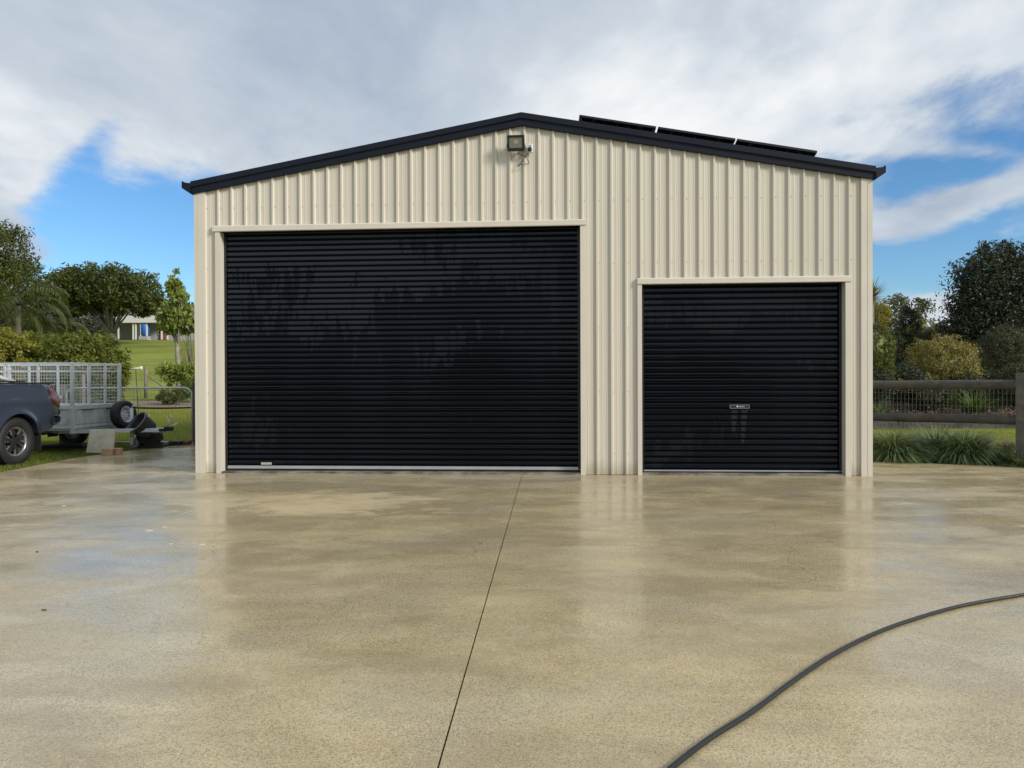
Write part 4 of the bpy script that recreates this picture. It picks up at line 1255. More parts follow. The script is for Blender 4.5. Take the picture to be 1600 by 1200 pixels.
    b = MB(); b.add([(3.17, -.70, 1.26), (3.17, .70, 1.26), (2.70, .60, 1.68), (2.70, -.60, 1.68)], [(0, 1, 2, 3)]); b.build('windscreen', M['glass_dark'], U)
    # tonneau cover with raised rails
    b = MB(); b.box((-.97, -.769, 1.318), (1.18, .769, 1.342)); 
    b.box((-.97, .77, 1.318), (1.18, .80, 1.345)); b.box((-.97, -.80, 1.318), (1.18, -.77, 1.345)); b.build('tonneau_cover', M['black_plastic'], U, bevel=.008)
    # sports bar: swept satin tube running down onto the tray side
    for sg in (1, -1):
        b = MB(); b.tube([(-.12, sg * .74, 1.358), (.15, sg * .74, 1.42), (.50, sg * .73, 1.53), (.80, sg * .70, 1.64), (1.0, sg * .5, 1.70), (1.05, 0, 1.71)], .034, 10)
        b.build('sports_bar', M['satin'], U)
        b = MB(); b.box((-.30, sg * .74 - .06, 1.3525), (.35, sg * .74 + .06, 1.372)); b.build('bar_foot', M['black_plastic'], U)
    # tail lights wrap the rear corners
    for sg in (1, -1):
        b = MB(); z0, z1 = .90, 1.28
        cols = [(-.80, .006), (-.88, .010), (-.98, .014), (-1.07, .014)]
        ring = []
        for x, o_ in cols:
            ring.append([(x - (0.0 if z > 1.0 else 0), sg * (half(x, z) + o_), z) for z in np.linspace(z0 + (x + 1.07) * .35, z1, 8)])
        ring.append([(-1.115, sg * (half(-1.07, z) - .03), z) for z in np.linspace(z0, z1, 8)])
        ring.append([(-1.115, sg * .70, z) for z in np.linspace(z0, z1, 8)])
        vs = [v for r_ in ring for v in r_]; fs = [(i * 8 + k, i * 8 + k + 1, (i + 1) * 8 + k + 1, (i + 1) * 8 + k) for i in range(len(ring) - 1) for k in range(7)]
        b.add(vs, fs, True); lt = b.build('tail_light', M['red_lens'], U)
        b = MB(); b.box((-1.121, sg * .80 - .05, 1.06), (-1.117, sg * .80 + .04, 1.11)); b.build('indicator', M['white_plastic'], lt)
    # chrome step bumper
    b = MB()
    sec = [(-.93, .57), (-1.03, .59), (-1.11, .66), (-1.12, .74), (-1.06, .77), (-.95, .77)]
    n_ = len(sec); st = [(-.93, .16, .06), (-.86, .06, .03), (-.70, 0, 0), (0, 0, 0), (.70, 0, 0), (.86, .06, .03), (.93, .16, .06)]
    vs = [(x + dx_, y, z + dz * (z < .6)) for y, dx_, dz in st for x, z in sec]
    b.add(vs, [(i * n_ + k, i * n_ + (k + 1) % n_, (i + 1) * n_ + (k + 1) % n_, (i + 1) * n_ + k) for i in range(len(st) - 1) for k in range(n_)], True)
    b.build('bumper', M['satin'], U)
    b = MB()
    for sg in (1, -1): b.box((-1.08, min(sg * .60, sg * .84), .775), (-.985, max(sg * .60, sg * .84), .875))
    b.build('bumper_top', M['black_plastic'], U, bevel=.02)
    for sg in (1, -1):
        b = MB(); b.box((-.50, sg * .79 - .13, .20), (-.485, sg * .79 + .13, .62)); b.build('mud_flap', M['black_rubber'], U)
        # arch trim
    for sg in (1, -1):
        for ax in (0, WB): ute_wheel(U, (ax, sg * .77, wz), sg)
    # fuel flap and door seams
    b = MB(); b.box((.62, .9, .97), (.80, .9, 1.13))
    for sg in (1, -1):
        b2 = MB()
        for x in (1.225, 2.05, 2.78): b2.box((x - .005, sg * .80, .55), (x + .005, sg * (half(x, .9) + .003), 1.18))
        b2.build('door_seam', M['dark_gap'], U)
        for x in (1.55, 2.3):
            b3 = MB(); b3.box((x, sg * .90 - .01, 1.02), (x + .2, sg * .90 + .035, 1.055)); b3.build('door_handle', M['chrome'], U, bevel=.01)
    return U


build_ute()


# ------------------------------------------------------------------ cage trailer
def build_trailer():
    A = at(113, 640, 14.4); 
    axd = Vector((0.9945, -0.105, 0)).normalized()
    ang = math.atan2(axd.y, axd.x)
    Tr = empty('cage_trailer', (A.x, A.y, 0), ang, 'galvanised box trailer with tall wire cage parked behind the ute', 'trailer')
    Lb, Wb = 2.45, 1.45      # body extends to local -x, away to +y
    zf, zb, zc = .415, .885, 1.70
    b = MB()
    b.box((-Lb, 0, zf), (0, Wb, zf + .03)); b.build('tray_floor', M['galv'], Tr)
    def side(x0, y0, x1, y1, nm='side_panel'):
        b = MB(); d = Vector((x1 - x0, y1 - y0, 0)); l = d.length; d.normalize(); nn = Vector((d.y, -d.x, 0))
        Q = Matrix.Translation((x0, y0, 0)) @ Matrix((d, nn, Vector((0, 0, 1)))).transposed().to_4x4()
        b.box((0.03, -.012, zf + .031), (l - .03, .0, zb - .075), Q)
        b.box((0.03, -.03, zb - .074), (l - .03, .022, zb), Q)          # top rail
        b.box((0.03, -.0, zf + .031), (l - .03, .016, zf + .07), Q)
        b.box((.10, 0.0005, zf + .11), (l - .10, .008, zb - .115), Q)    # pressed field
        return b.build(nm, M['galv'], Tr, bevel=.003)
    side(-Lb, 0, 0, 0); side(0, Wb, -Lb, Wb); side(0, 0, 0, Wb, 'headboard'); side(-Lb, Wb, -Lb, 0, 'tailgate')
    for (x, y) in ((0, 0), (0, Wb), (-Lb, 0), (-Lb, Wb)):
        b = MB(); b.box((x - .028, y - .028, zf - .06), (x + .028, y + .028, zc)); b.build('corner_post', M['galv'], Tr, bevel=.004)
    b = MB(); b.box((0.029, .25, zb - .10), (.05, .55, zb - .085)); b.box((0.029, .95, zb - .10), (.05, 1.2, zb - .085)); b.build('latch', M['black_plastic'], Tr)
    # cage frame: top rails and intermediate uprights
    b = MB(); t_ = .019
    for z in (zc - .02, zc - .16):
        h_ = t_ if z > zc - .1 else .012
        b.box((-Lb + .03, -h_, z - h_), (-.03, h_, z + h_)); b.box((-Lb + .03, Wb - h_, z - h_), (-.03, Wb + h_, z + h_))
        b.box((-h_, .03, z - h_), (h_, Wb - .03, z + h_)); b.box((-Lb - h_, .03, z - h_), (-Lb + h_, Wb - .03, z + h_))
    b.build('cage_rail', M['galv'], Tr)
    for y in (0, Wb):
        for x in (-.68, -1.36, -2.0):
            b = MB(); b.box((x - t_, y - t_, zb + .001), (x + t_, y + t_, zc - .04)); b.build('cage_upright', M['galv'], Tr)
    for x in (0, -Lb):
        for y in (.50, .98):
            b = MB(); b.box((x - t_, y - t_, zb + .001), (x + t_, y + t_, zc - .04)); b.build('cage_upright', M['galv'], Tr)
    def mesh_panel(p0, p1, step):
        p0 = Vector(p0); p1 = Vector(p1); l = (p1 - p0).length; d = (p1 - p0).normalized()
        b = MB(); s = step / 2
        while s < l: q = p0 + d * s; b.tube([q + Vector((0, 0, zb)), q + Vector((0, 0, zc - .03))], .0034, 3, False); s += step
        z = zb + .055
        while z < zc - .05: b.tube([p0 + Vector((0, 0, z)), p1 + Vector((0, 0, z))], .0034, 3, False); z += .066
        tag(b.build('cage_mesh', M['galv_wire'], Tr), kind='stuff')
    mesh_panel((-Lb, .012, 0), (0, .012, 0), .058); mesh_panel((-Lb, Wb - .012, 0), (0, Wb - .012, 0), .058)
    mesh_panel((-.012, 0, 0), (-.012, Wb, 0), .09); mesh_panel((-Lb + .012, 0, 0), (-Lb + .012, Wb, 0), .09)
    # chassis and A-frame drawbar
    ym = Wb / 2; tip = Vector((1.40, ym + .02, zf - .03))
    b = MB()
    b.box((-Lb, .25, zf - .07), (0, .31, zf - .001)); b.box((-Lb, Wb - .31, zf - .07), (0, Wb - .25, zf - .001)); b.box((-.06, .0, zf - .06), (0.0, Wb, zf - .002)); b.box((-Lb, 0, zf - .06), (-Lb + .05, Wb, zf - .002))
    b.build('chassis_rail', M['galv'], Tr)
    for y in (.22, Wb - .22):
        p0 = Vector((-.35, y - (.12 if y < ym else -.12), zf - .03)); d = (tip - p0); l = d.length; d.normalize(); nn = Vector((d.y, -d.x, 0)).normalized()
        Q = Matrix.Translation(p0) @ Matrix((d, nn, Vector((0, 0, 1)))).transposed().to_4x4()
        b = MB(); b.box((0, -.025, -.037), (l, .025, .037), Q); b.build('drawbar', M['galv'], Tr, bevel=.004)
    b = MB(); b.box((1.30, ym - .05, zf - .06), (1.42, ym + .07, zf + .0)); b.box((1.40, ym - .035, zf - .05), (1.56, ym + .055, zf + .035)); b.build('coupling', M['black_plastic'], Tr, bevel=.015)
    b = MB(); b.tube([(1.44, ym, zf + .03), (1.50, ym, zf + .12), (1.46, ym, zf + .22), (1.52, ym, zf + .27), (1.56, ym, zf + .2)], .014, 6); b.tube([(1.56, ym, zf + .05), (1.66, ym, zf + .1)], .02, 6); b.build('coupling_handle', M['galv'], Tr)
    # jockey wheel
    jx, jy = .60, .92
    b = MB(); b.tube([(jx, jy, .20), (jx, jy, .80)], .03, 10); b.tube([(jx, jy, .80), (jx + .02, jy, .85), (jx + .1, jy - .02, .85)], .012, 6); b.build('jockey_stem', M['galv'], Tr)
    b = MB(); M4 = Matrix.Translation((jx + .05, jy, .094)) @ Matrix.Rotation(R(90), 4, 'X')
    b.lathe([(.03, -.03), (.085, -.03), (.092, -.02), (.092, .02), (.085, .03), (.03, .03)], 20, M4, True)
    b.build('jockey_wheel', pbr('grey_rubber', (.22, .23, .24), .6), Tr)
    b = MB(); b.box((jx - .01, jy - .05, .08), (jx + .06, jy - .042, .20)); b.box((jx - .01, jy + .042, .08), (jx + .06, jy + .05, .20)); b.box((jx - .03, jy - .05, .2005), (jx + .06, jy + .05, .21)); b.build('jockey_fork', M['galv'], Tr)
    # wheels, guards, axle
    wx = -1.12
    for y, sg in ((-.14, -1), (Wb + .14, 1)):
        w = empty('wheel', (wx, y, .31), 0, parent=Tr); M4 = Matrix.Rotation(R(-90) * sg, 4, 'X')
        tyre_mb(.31, .18, .18, M4, 32, False).build('tyre', M['black_rubber'], w)
        b = MB(); b.lathe([(.182, -.06), (.182, .06), (.17, .05), (.15, .0), (.08, .015), (.06, .03), (.001, .03)], 28, M4); b.build('rim', M['white_rim'], w)
        b = MB(); ang_ = [math.pi * i / 10 for i in range(11)]
        vs = []
        for a_ in ang_: vs += [(wx + .38 * math.cos(a_), y - .11, .31 + .38 * math.sin(a_)), (wx + .38 * math.cos(a_), y + .11, .31 + .38 * math.sin(a_))]
        b.add(vs, [(2 * i, 2 * i + 1, 2 * i + 3, 2 * i + 2) for i in range(10)], True); b.build('mudguard', M['galv'], Tr)
    b = MB(); b.box((wx - .03, -.1, .28), (wx + .03, Wb + .1, .34)); b.build('axle', M['black_plastic'], Tr)
    b = MB(); b.box((-.62, .15, .28), (-.60, .42, zf - .06)); b.build('mud_flap', M['black_rubber'], Tr)
    # spare wheel carried on the drawbar
    return Tr, Wb, zf


TR, TW, TZF = build_trailer()
sp = at(193, 648, 15.5)
SW = empty('spare_wheel', sp, 0, 'spare wheel with white steel rim leaning on the trailer drawbar', 'wheel')
yaw_ = R(-16)
M4 = Matrix.Rotation(yaw_, 4, 'Z') @ Matrix.Rotation(R(84), 4, 'Y')
tyre_mb(.282, .20, .162, M4, 40, False).build('tyre', M['black_rubber'], SW)
b = MB(); b.lathe([(.158, -.07), (.160, .085), (.168, .093), (.158, .096), (.138, .07), (.130, .03), (.10, .035), (.07, .055), (.045, .06), (.03, .052), (.001, .052)], 36, M4); b.build('rim', M['white_rim'], SW)
b = MB()
for i in range(5):
    a = i * 2 * math.pi / 5; b.lathe([(.001, .064), (.009, .064), (.009, .045)], 8, M4 @ Matrix.Translation((.058 * math.cos(a), .058 * math.sin(a), 0)))
for i in range(10):
    a = i * 2 * math.pi / 10; b.lathe([(.001, .047), (.011, .045), (.012, .03)], 8, M4 @ Matrix.Translation((.113 * math.cos(a), .113 * math.sin(a), 0)))
b.build('wheel_nuts', M['dark_alloy'], SW)

# black tub tipped over on the drawbar
bp = at(234, 671, 15.15)
TB = empty('plastic_tub', bp, 0, 'black plastic tub tipped on its side on the drawbar', 'tub')
Q = Matrix.Translation((0, 0, -.03)) @ Matrix.Rotation(R(-40), 4, 'Y') @ Matrix.Rotation(R(38), 4, 'X')
b = MB(); b.lathe([(.001, 0), (.175, 0), (.185, .01), (.222, .26), (.222, .30), (.240, .305), (.240, .325), (.214, .325), (.206, .26), (.172, .02), (.001, .015)], 36, Q); b.build('shell', M['tub'], TB)
b = MB(); b.lathe([(.214, .3255), (.243, .3255), (.247, .316), (.243, .305), (.238, .305)], 36, Q); b.build('rim_band', M['tub_rim'], TB)
b = MB(); b.tube([Q @ Vector((.236, .05, .27)), Q @ Vector((.262, 0, .24)), Q @ Vector((.236, -.05, .27))], .008, 6); b.build('handle', M['white_plastic'], TB)


# stack of rubber mats / tyres under the drawbar and flat pieces further right
def disc_stack(px, py, n_, r, th, lab, name, cat, mat, squash=1.0):
    g0 = on_ground(px, py)
    grp = None
    for i in range(n_):
        b = MB(); rr = r * random.uniform(.88, 1.04)
        b.lathe([(rr * .4, .0), (rr * .97, 0), (rr, th * .3), (rr, th * .7), (rr * .97, th), (rr * .4, th)], 28, None, True)
        o = b.build(name, mat); o.location = (g0.x + random.uniform(-.03, .03), g0.y + random.uniform(-.03, .03), .003 + i * (th + .002)); o.rotation_euler = (R(random.uniform(-1, 1)), R(random.uniform(-1, 1)), random.random())
        words = ['lowest', 'second lowest', 'third from the ground', 'fourth from the ground', 'fifth from the ground', 'topmost']
        tag(o, lab % (words[-1] if i == n_ - 1 else words[i]), cat, 'rubber rings stacked under the drawbar')


disc_stack(233, 699, 6, .26, .048, 'black rubber ring, %s in the stack beneath the drawbar', 'rubber_ring', 'rubber ring', M['black_rubber'])


def flat_piece(px, py, w_, d_, h_, rz, mat, lab, name, cat, tilt=0):
    g0 = on_ground(px, py); b = MB(); b.box((-w_ / 2, -d_ / 2, 0), (w_ / 2, d_ / 2, h_)); o = b.build(name, mat, bevel=.006)
    o.location = (g0.x, g0.y, .003); o.rotation_euler = (R(tilt), 0, rz); tag(o, lab, cat); return o


flat_piece(252, 697, .28, .2, .035, .2, M['black_plastic'], 'flat black slab lying right of the rubber rings', 'black_slab', 'slab')
flat_piece(264, 696, .22, .18, .05, -.1, M['black_plastic'], 'small black block between the flat slabs by the gate', 'black_slab', 'slab')
flat_piece(275, 695.5, .24, .2, .085, .05, M['black_plastic'], 'thicker black slab left of the rusty plate', 'black_slab', 'slab')
flat_piece(288, 694.5, .24, .22, .07, -.05, M['rust'], 'rusty brown plate lying by the foot of the gate', 'rusty_plate', 'plate')
g0 = on_ground(157, 708)
b = MB(); b.prism([(-.245, 0), (.225, 0), (.235, .43), (-.21, .445)], -.03, .03); o = b.build('leaning_board', M['beige_board'], bevel=.008)
o.location = (g0.x, g0.y, 0.0); o.rotation_euler = (R(-14), 0, R(8)); tag(o, 'weathered beige board leaning in front of the trailer', 'board')
g1 = on_ground(168.5, 711); g2 = on_ground(183, 710)
for g_, w_, lab in ((g1, .20, 'brown block left of its pair on the grass edge'), (g2, .17, 'brown block right of its pair on the grass edge')):
    b = MB(); b.box((-w_ / 2, -.05, 0), (w_ / 2, .05, .115)); o = b.build('timber_block', M['brown_timber'], bevel=.006); o.location = (g_.x, g_.y, .0); o.rotation_euler = (0, 0, R(5 if w_ > .18 else -8)); tag(o, lab, 'block')
# dark mat under the trailer
b = MB(); b.box((-.45, -.25, 0), (.45, .25, .06)); o = b.build('rubber_mat', M['black_rubber'], bevel=.01); g0 = on_ground(105, 699); o.location = (g0.x, g0.y, .003); tag(o, 'low black mat under the trailer wheel', 'mat')

# ------------------------------------------------------------------ right: fence
fp = on_ground(1597, 728)
fdir = Vector((at(1362, 600, 13.05).x - fp.x, 13.05 - fp.y, 0)).normalized()
FA = math.atan2(fdir.y, fdir.x)
FE = empty('rail_fence', (fp.x, fp.y, 0), FA, 'dark timber rail fence with wire mesh beside the shed', 'fence')
FLn = 5.0
ztr = at(1590, 594, fp.y).z; zmr = at(1590, 649.5, fp.y).z
for (z1, nm) in ((ztr, 'top'), (zmr, 'mid')):
    b = MB(); hh = .072; n_ = 12
    sec = [(.062 * math.cos(a) * (1 if math.cos(a) > 0 else .9), hh * math.sin(a)) for a in [2 * math.pi * i / n_ for i in range(n_)]]
    segs = 12; vs = []
    for k in range(segs + 1):
        x = -3.0 + (FLn + 3) * k / segs
        for (y, z) in sec: vs.append((x, y + random.uniform(-.003, .003), z1 - hh + z + .006 * math.sin(k * 1.3 + z1) + random.uniform(-.002, .002)))
    b.add(vs, [(k * n_ + i, k * n_ + (i + 1) % n_, (k + 1) * n_ + (i + 1) % n_, (k + 1) * n_ + i) for k in range(segs) for i in range(n_)], True)
    b.build('rail', M['timber_dark'], FE)
for x in (0.0, 2.62, 5.0, -2.62):
    b = MB(); b.box((-.075, -.075, -.05), (.075, .075, at(1590, 583, fp.y).z)); o = b.build('post', M['post_grey'] if x == 0 else M['timber_dark'], FE, bevel=.008); o.location = (x, .0 if x == 0 else -.02, 0)
b = MB(); x = -2.9
while x < FLn: b.tube([(x, -.068, .02), (x, -.068, ztr - .10)], .0019, 3, False); x += .0575
z = .08
while z < ztr - .1: b.tube([(-2.9, -.072, z), (FLn, -.072, z)], .0019, 3, False); z += .102
tag(b.build('wire_mesh', M['fence_wire'], FE), kind='stuff')

# retaining edge and raised bed behind
RW = empty('retaining_wall', (4, 19.9, 0.02), 0, 'low dark sleeper wall holding the garden bed behind the lawn', 'retaining wall')
x = 0.0
while x < 20:
    for r_ in range(2):
        ln = 2.38; o_ = 0 if r_ == 0 else 1.2
        b = MB(); b.box((x + o_, -.04, r_ * .115 - .02), (x + o_ + ln, .04, r_ * .115 + .092)); b.build('sleeper', M['sleeper'], RW, bevel=.006)
    x += 2.4
b = MB(); nx = 40; ny = 14
Xg, Yg = np.meshgrid(np.linspace(3, 30, nx), np.linspace(19.96, 30, ny))
Zg = .19 + .06 * (Yg - 19.96) + .05 * np.sin(Xg * 2.1) * np.sin(Yg * 1.7)
b.add(np.stack([Xg, Yg, np.maximum(Zg, terrain_z(Xg, Yg) + .03)], -1).reshape(-1, 3).tolist(), [(j * nx + i, j * nx + i + 1, (j + 1) * nx + i + 1, (j + 1) * nx + i) for j in range(ny - 1) for i in range(nx - 1)], True)
tag(b.build('garden_soil', M['mulch']), kind='structure')
# leaf litter on the bed
n = 5000
P = np.stack([rng.uniform(8, 17, n), rng.uniform(20.0, 23.5, n), np.zeros(n)], 1); P[:, 2] = .26 + .06 * (P[:, 1] - 19.96)
d1 = unit(rng.normal(size=(n, 3)) * [1, 1, .3]); d2 = unit(np.cross(d1, rng.normal(size=(n, 3)) * .4 + [0, 0, 1])); s = rng.uniform(.02, .06, n)[:, None]
tag(np_mesh('leaf_litter', np.stack([P - d1 * s, P + d2 * s * .5, P + d1 * s, P - d2 * s * .5], 1), 4, L['litter'], None, rng.random(n)), kind='stuff', label='brown leaf litter scattered over the garden bed', cat='leaf litter')


# ------------------------------------------------------------------ right: vegetation
def gz(Y): return .19 + .06 * (Y - 19.96) if Y < 30 else tz(0, Y)


def rp(name, lab, blobs, n, size, mat, cat='shrub', **kw):
    Y = blobs[0][1]; px = blobs[0][0]
    return plant(name, lab, cat, blobs, n, size, mat, base=(px, Y, gz(Y)), **kw)


rp('broad_tree', 'large dark dense tree at the right edge of the photo', [blob(1570, 470, 28, 72, 75, 1.7), blob(1610, 440, 28, 60, 62, 1.6), blob(1530, 440, 28, 36, 42, 1), blob(1540, 520, 28, 62, 55, 1.6), blob(1600, 545, 28, 80, 55, 1.8), blob(1507, 500, 28, 30, 35, .9), blob(1560, 400, 28, 34, 22, .8)],
   46000, 0.12, L['dark'], cat='tree', trunk_r=.16, ntarget=30, clump=46, spread=.17, rough=.11, shell=.45)
rp('golden_shrub', 'rounded golden-tipped shrub behind the rail fence', [blob(1470, 568, 24, 50, 42, 1.0), blob(1470, 600, 24, 52, 34, .95), blob(1450, 560, 24, 26, 24, .6), blob(1492, 562, 24, 26, 22, .6)], 20000, .065, L['gold'], trunk_r=.05, clump=24, spread=.09, rough=.11, out=1.0, shell=.8)
rp('round_shrub', 'dark rounded shrub in front of the large dark tree', [blob(1573, 552, 25, 40, 42, .8)], 13000, .055, L['darkbrown'], trunk_r=.05, clump=22, spread=.07, rough=.05, out=1.0, shell=.8)
rp('column_shrub', 'clipped green column shrub against the shed corner', [blob(1371, 545, 22.5, 24, 40, .5), blob(1371, 585, 22.5, 24, 40, .5)], 13000, .05, L['box'], trunk_r=.04, clump=22, spread=.08, rough=.05, out=1.0, shell=.8)
rp('column_shrub', 'narrow dark column shrub just right of the green one', [blob(1396, 545, 25, 13, 42, .3), blob(1396, 575, 25, 14, 30, .3)], 6000, .05, L['dark'], trunk_r=.04, clump=22, spread=.08, rough=.05, out=1.0, shell=.8)
rp('yellow_shrub', 'yellow-green shrub topping the column shrub by the shed', [blob(1368, 500, 27, 22, 22, .5)], 4500, .08, L['hedge_gold'], trunk_r=.05, clump=24, spread=.15, rough=.15)
rp('sparse_gum', 'thin open-crowned gum tree with sky showing between branches', [blob(1398, 480, 55, 22, 16, 1), blob(1425, 478, 55, 24, 14, 1), blob(1412, 505, 55, 24, 22, 1), blob(1445, 490, 55, 14, 16, .8), blob(1405, 530, 55, 22, 20, 1)], 3600, .22, L['gum'], cat='tree', trunk_r=.13, bark=M['bark_grey'], ntarget=34, fork=.3, clump=22, spread=.2, rough=.3)
rp('dark_conifer', 'dark upright shrub in front of the gum tree', [blob(1420, 530, 29, 17, 48, .5), blob(1425, 565, 29, 20, 30, .5)], 9000, .08, L['dark'], trunk_r=.06, clump=24, spread=.12, rough=.12)
palm('golden_palm', 'golden-green palm between the gum tree and the dark tree', (at(1458, 520, 32).x, 32, gz(32)), at(1458, 520, 32).z, 20, 1.5, L['palm_gold'], 0.5, 0.05, .09, (-.2, 1.3), 1.3)
palm('golden_palm', 'smaller golden-green palm left of its taller neighbour', (at(1436, 520, 33).x, 33, gz(33)), at(1436, 528, 33).z, 14, 1.2, L['palm_gold'], 0.45, 0.05, .09, (-.2, 1.3), 1.3)
rp('mound_shrub', 'dark green clipped mound below the golden palms', [blob(1462, 531, 30, 30, 14, .6)], 5000, .06, L['dark'], trunk_r=.05, clump=22, spread=.12, rough=.05)
# spiky plant peeping out behind the shed
def spiky(px, py, Y, lab, n=260, ln=.8):
    c_ = at(px, py, Y); root = empty('spiky_plant', (c_.x, c_.y, gz(Y)), 0, lab, 'plant'); h = c_.z - gz(Y)
    b = MB(); b.tube([(0, 0, -.05), (.03, 0, h)], [.09, .07], 8); b.build('trunk', M['bark_grey'], root)
    a = rng.random(n) * 6.283; bs = np.zeros((n, 3)); bs[:, 2] = h - rng.random(n) * .2
    V, bi = blade_mesh(bs, a, ln * rng.uniform(.6, 1, n), .035, (.05, 1.9, .1, .5), 3)
    np_mesh('leaves', V, 4, L['spike'], root, rng.random(n)[bi])
spiky(1361, 462, 24, 'spiky yellow cordyline head peeping past the shed edge')
spiky(1366, 492, 25.5, 'lower spiky yellow cordyline head beside the taller one', 200, .7)
# dark understorey
us = [(1368, 602, 22.2, 22, 24, 'dark', 'dark leafy shrub at the shed corner behind the fence'), (1410, 598, 22.8, 30, 26, 'dark', 'dark glossy shrub left of the golden shrub'), (1450, 618, 22.6, 30, 20, 'darkbrown', 'low dark shrub below the golden shrub'),
      (1500, 610, 23.4, 32, 28, 'dark', 'dark shrub right under the golden shrub'), (1550, 612, 24, 34, 30, 'dark', 'dark shrub under the rounded shrub'), (1597, 600, 23, 26, 30, 'darkbrown', 'brownish shrub behind the fence post'), (1640, 600, 23.5, 34, 34, 'dark', 'dark shrub beyond the fence post, cut by the frame')]
for (px, py, Y, rx, ry, mt, lab) in us:
    rp('low_shrub', lab, [blob(px, py, Y, rx, ry, .55)], 5200, .075, L[mt], trunk_r=.025, clump=24, spread=.16, rough=.15, group='understorey shrubs behind the rail fence')
p = at(1522, 640, 21.6); tuft('strap_plant', 'bright green strap-leaved clump seen through the fence mesh', 'plant', (p.x, p.y, gz(21.6)), 170, .95, .05, L['strap'], (.1, 1.0, .5, 1.7), .12)
p = at(1375, 640, 21.6); tuft('strap_plant', 'dull strap-leaved clump near the shed corner behind the mesh', 'plant', (p.x, p.y, gz(21.6)), 90, .6, .04, L['tuft'], (.1, 1.0, .5, 1.7), .12)
# tussocks along the slab
for (px, py, n_, ln, rd, lab) in ((1397, 718, 2300, .76, .17, 'arching dark green tussock nearest the shed corner'), (1462, 715, 1700, .80, .17, 'tussock partly hidden between its two neighbours'), (1507, 720, 2600, .80, .20, 'largest arching tussock, right of the other two'),):
    p = on_ground(px, py); tuft('grass_tussock', lab, 'plant', (p.x, p.y, 0), n_, ln, .011, L['tuft'], (.10, 1.25, 1.2, 2.0), rd, 'tussocks along the fence')
p = on_ground(1365, 716); tuft('grass_tussock', 'tussock squeezed against the right wall of the shed', 'plant', (p.x + .1, p.y, 0), 900, .62, .011, L['tuft'], (.10, 1.25, 1.2, 2.0), .13, 'tussocks along the fence')
p = on_ground(1566, 724); tuft('grass_tussock', 'small low tussock beside the fence post', 'plant', (p.x, p.y, 0), 600, .42, .010, L['strap'], (.1, 1.1, .9, 2.0), .1, 'tussocks along the fence')
p = on_ground(1588, 727); tuft('grass_tussock', 'lowest tussock at the foot of the fence post', 'plant', (p.x - .02, p.y - .12, 0), 500, .36, .012, L['tuft'], (.1, 1.2, .9, 2.0), .1, 'tussocks along the fence')
p = at(1580, 700, 12.3)
FP = empty('flowering_plant', (p.x, p.y, 0), 0, 'low plant with dusky pink flower heads beside the fence post', 'plant')
V, t_, _ = leaves([(0, 0, .14, .20, .15, .14)], 1500, .04, clump=14, spread=.15); np_mesh('leaves', V, 4, L['strap'], FP, t_)
V, t_, _ = leaves([(0, 0, .27, .20, .14, .05)], 1200, .022, clump=30, spread=.3); np_mesh('flowers', V, 4, L['pink'], FP, t_)


# ------------------------------------------------------------------ lawn blades
def lawn_blades(name, lab, xr, yr, n, h, keep, gm='grass'):
    P = np.stack([rng.uniform(*xr, n), rng.uniform(*yr, n), np.zeros(n)], 1); P = P[keep(P)]
    P[:, 2] = terrain_z(P[:, 0], P[:, 1]) - .028; m_ = len(P)
    V, bi = blade_mesh(P, rng.random(m_) * 6.283, h * rng.uniform(.5, 1.2, m_), .009, (0, .6, .2, 1.2), 2)
    t_ = np.clip(.45 + .35 * np.sin(P[:, 0] * 1.7 + np.sin(P[:, 1] * 1.3)) * .5 + rng.normal(0, .25, m_), 0, 1)
    tag(np_mesh(name, V, 4, L[gm], None, t_[bi]), lab, 'grass', kind='stuff')


e0 = np.array([edgeL0.x, edgeL0.y]); e1_ = np.array([edgeL2.x, edgeL2.y]); em = np.array([edgeL1.x, edgeL1.y])
def keepL(P):
    xe = np.interp(P[:, 1], [7.5, 9.6, e0[1], em[1], e1_[1], 17.4], [-9.5, -8.6, e0[0], em[0], e1_[0], -6.62]) - .0
    k = P[:, 0] < xe + .02
    return k
lawn_blades('lawn_grass', 'short lawn grass around the ute and trailer', (-13, -6.4), (9.5, 17.3), 150000, .055, keepL)
lawn_blades('lawn_grass', 'short lawn grass on the far side of the wire gate', (-15, -5.5), (17.0, 27), 110000, .055, lambda P: P[:, 1] > 17.3, 'grass_sun')
lawn_blades('lawn_grass', 'sunlit lawn strip behind the rail fence', (4.5, 14.5), (12.4, 19.85), 120000, .055, lambda P: (P[:, 1] > np.interp(P[:, 0], [e3.x, pr.x], [e3.y, pr.y]) + .02) & (P[:, 0] > 5.65), 'grass_sun')

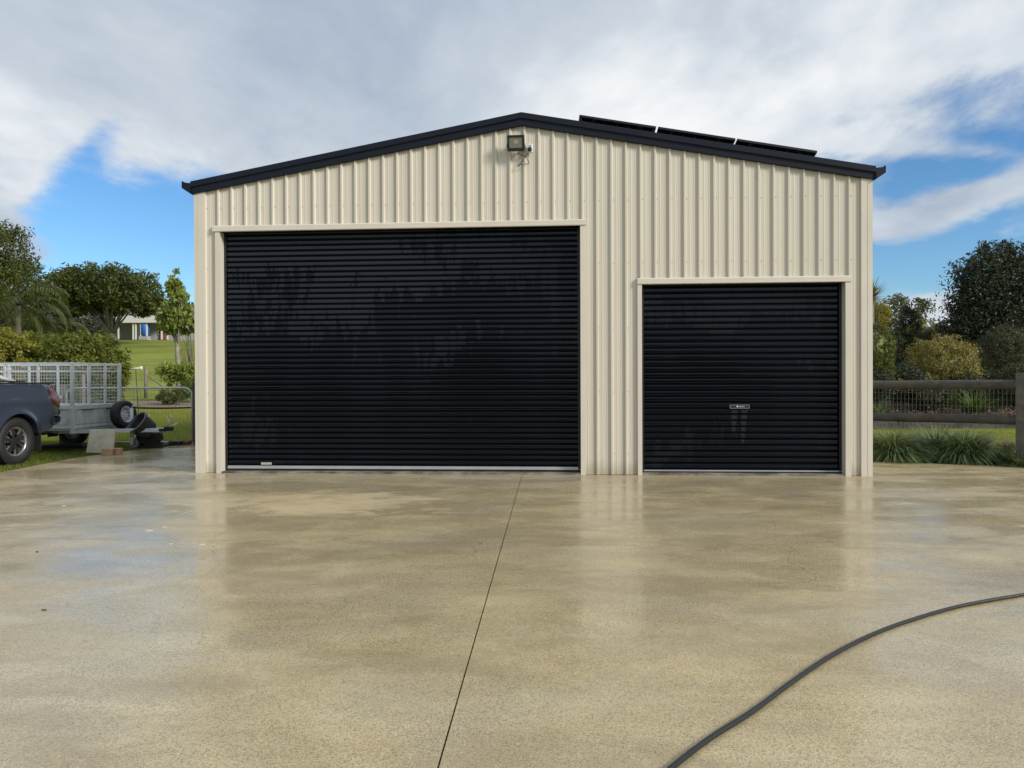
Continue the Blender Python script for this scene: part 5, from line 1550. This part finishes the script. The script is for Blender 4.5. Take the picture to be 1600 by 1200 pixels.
# ------------------------------------------------------------------ hose on the concrete
hpx = [(992, 1250), (1050, 1199), (1110, 1153), (1175, 1112), (1240, 1064), (1300, 1024), (1360, 993), (1420, 970), (1500, 947), (1600, 929), (1700, 915)]
ctl = [on_ground(x, y, .0115) for x, y in hpx]; pts = []
for i in range(1, len(ctl) - 2):
    p0, p1, p2, p3 = ctl[i - 1:i + 3]
    for k in range(10):
        t = k / 10; pts.append(.5 * ((2 * p1) + (p2 - p0) * t + (2 * p0 - 5 * p1 + 4 * p2 - p3) * t * t + (3 * p1 - p0 - 3 * p2 + p3) * t ** 3))
pts = [ctl[0] + (ctl[1] - ctl[0]) * k / 6 for k in range(6)] + pts + [ctl[-2] + (ctl[-1] - ctl[-2]) * k / 4 for k in range(4)] + [ctl[-1], ctl[-1] + Vector((1.2, .1, 0))]
b = MB(); b.tube(pts, .0105, 14)
tag(b.build('garden_hose', M['hose']), 'black hose curving over the wet concrete at lower right', 'hose')

# ------------------------------------------------------------------ bird droppings and fallen leaves
def fleck(px, py, w_, d_, mat, name, lab, cat, h=.004):
    g0 = on_ground(px, py); b = MB(); k = 12; ring = []
    for i in range(k):
        a = 2 * math.pi * i / k; r_ = random.uniform(.55, 1.1); ring.append((w_ * r_ * math.cos(a), d_ * r_ * math.sin(a)))
    b.add([(x, y, 0.001) for x, y in ring] + [(x * .8, y * .8, h) for x, y in ring], [(i, (i + 1) % k, k + (i + 1) % k, k + i) for i in range(k)] + [tuple(range(k, 2 * k))])
    o = b.build(name, mat); o.location = (g0.x, g0.y, 0); tag(o, lab, cat)


wp = pbr('chalky_white', (.55, .54, .50), .8)
fleck(233, 829, .040, .04, wp, 'bird_dropping', 'largest white splash on the concrete left of the wide door', 'dropping')
fleck(257, 823.5, .025, .02, wp, 'bird_dropping', 'small white splash just beyond the largest one', 'dropping')
fleck(316, 851, .028, .03, wp, 'bird_dropping', 'white splash furthest right, in line with the shed corner', 'dropping')
fleck(267, 850, .016, .015, wp, 'bird_dropping', 'tiny white fleck left of the rightmost splash', 'dropping')
fleck(100, 790.5, .02, .03, wp, 'bird_dropping', 'white fleck nearest the grass edge', 'dropping')
fleck(69, 954, .016, .004, M['bark_dark'], 'fallen_leaf', 'dark curled leaf nearest the camera at left', 'leaf', .008)
fleck(58, 863, .016, .006, M['bark_dark'], 'fallen_leaf', 'dark curled leaf further back at left', 'leaf', .008)
